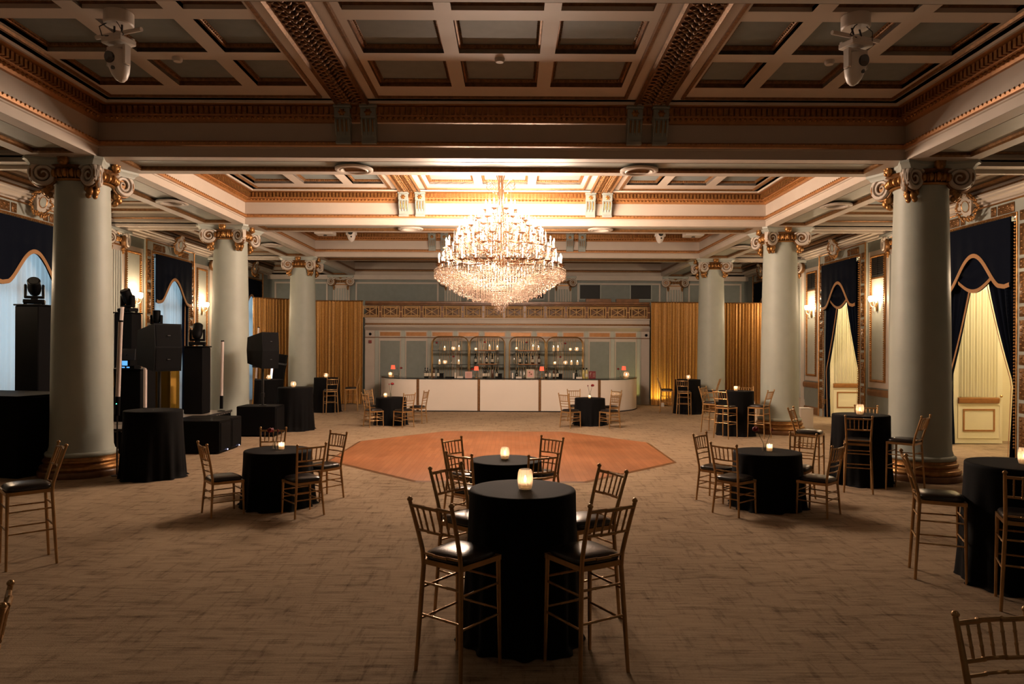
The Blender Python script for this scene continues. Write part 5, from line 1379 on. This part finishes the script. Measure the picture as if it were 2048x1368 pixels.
MB().ball((.0,-.045,1.22), .009, 6, 4).build('led','led_green',tl)
tube_light(-8.55, 16.1, 1.86, 3.06, ZST, .08, 'unlit light tube leaning behind the first, left of the pedestal')
tube_light(-7.35, 14.9, .93, 2.1, ZST, .0, 'unlit light tube below the left hung speaker')
tube_light(-6.96, 17.85, .98, 2.31, ZST, .02, 'unlit light tube before the second left column')
tube_light(-8.45, 26.0, 1.05, 2.42, 0, .12, 'bright white lit light tube leaning against the gold drape', 'tube_lit')
tube_light(-8.95, 25.9, 1.05, 2.86, 0, .08, 'unlit light tube left of the bright one, behind the speaker')
t = thing('flight_case', 'tall black folded case leaning against the farthest left column', 'case', (-8.0, 24.85, 0))
m_ = MB(); m_.M = Matrix.Rotation(.16, 4, 'Y'); m_.bbox(-.17,.17,-.12,.12,.03,1.95,.015); m_.build('body','black_plastic',t); m_ = MB(); m_.M = Matrix.Rotation(.16, 4, 'Y'); m_.bbox(-.18,.18,-.13,.13,1.6,1.66,.01); m_.build('strap','silver',t)
# stacked folded steps behind
t = thing('stacked_chairs', 'stack of gold chairs behind the second left column', 'chairs', (-8.55, 23.2, 0))
for k in range(4): MB().bbox(-.25,.25,-.2,.2,.25+k*.22,.28+k*.22,.008).build('seat_frame','chair_gold',t); MB().bbox(-.22,.22,-.18,.18,.28+k*.22,.33+k*.22,.01).build('seat_cushion','leather',t)
for a in (-.23,.23):
    for b in (-.18,.18): MB().tube([(a,b,0),(a,b,1.1)], .014, 6).build('leg','chair_gold',t)

# ceiling fixtures
gw = 'white ceiling-mounted moving heads'
def ceiling_head(x, y, lab, sgn):
    t = moving_head((x, y, ZC-.30), 0, 2.45, 'white_plastic', lab, gw, hang=True, sc=.84, name='ceiling_spotlight', dome=True); t.rotation_euler[2] = .35*sgn
    MB().lathe([(.0,.345),(.195,.345),(.195,.19),(.18,.17),(.0,.17)], 28, caps=False).build('mount_drum', 'white_plastic', t)
    MB().tube([(-.42,0,.06),(.42,0,.06)], .03, 10).build('crossbar', 'white_plastic', t)
    g = MB()
    for xx in (-.08,.06): g.tube([(xx,0,.2),(xx+.02,-.02,.08),(xx,0,0)], .014, 6)
    g.tube([(.05,-.1,.2),(.16,-.14,.1),(.2,-.1,-.02),(.1,-.08,-.05)], .006, 5).tube([(-.05,-.1,.2),(-.18,-.16,.12),(-.2,-.1,.02),(-.08,-.1,.0)], .008, 5)
    g.build('clamp_and_cables', 'black_metal', t)
ceiling_head(-4.47, 8.55, 'white moving head hanging under the near ceiling at left', -1)
ceiling_head(4.22, 8.55, 'white moving head hanging under the near ceiling at right', 1)
moving_head((-4.75,22.2,5.99), 0, 0, 'white_plastic', 'small white moving head in the far ceiling bay at left', gw, hang=True, sc=.95, dome=True)
moving_head((4.7,22.2,5.99), 0, 0, 'white_plastic', 'small white moving head in the far ceiling bay at right', gw, hang=True, sc=.95, dome=True)
for (x, l) in ((-5.55,'white projector box in the far ceiling bay at left'),(5.72,'white projector box in the far ceiling bay at right')):
    t = thing('ceiling_projector', l, 'projector', (x, 22.2, 5.62)); MB().bbox(-.28,.28,-.25,.25,0,.25,.015).build('case','white_plastic',t); MB().tube([(0,0,.25),(0,0,.51)], .03, 8).build('drop_pole','white_plastic',t)
    MB().lathe([(.06,0),(.05,.02)], 14, (0,0,-.02)).build('lens','dark_glass',t)
sm = MB().lathe([(.001,-.05),(.05,-.05),(.065,-.03),(.07,0)], 18).mesh('smoke_detector', 'cream', 40)
for (x, y, l) in ((-4.4,9.9,'small round smoke detector on the near ceiling rib at left'),(0,9.87,'small round smoke detector on the near ceiling rib at centre'),(4.5,9.9,'small round smoke detector on the near ceiling rib at right')):
    o = bpy.data.objects.new('smoke_detector', sm); C.objects.link(o); o.location = (x,y,ZC); tag(o, l, 'smoke detector')
# odds and ends on the right
t = thing('display_box', 'plain white box on the floor right of the second right column', 'box', (8.35, 20.2, 0)); MB().bbox(-.17,.17,-.17,.17,0,.55,.008).build('body','white_panel',t); MB().box(-.18,.18,-.18,.18,.55,.56).build('lid','white_panel',t,0)
t = thing('tent_card', 'white folded paper card behind the stools by the second right column', 'card', (7.2, 21.2, 0)); MB().add([(-.1,-.1,.45),(.1,-.1,.45),(0.02,0,.9),(-.02,0,.9),(-.1,.1,.45),(.1,.1,.45)], [(0,1,2,3),(4,5,2,3)]).build('folded_sheet','paper',t,0); MB().bbox(-.11,.11,-.11,.11,0,.45,.01).build('stand','paper',t)
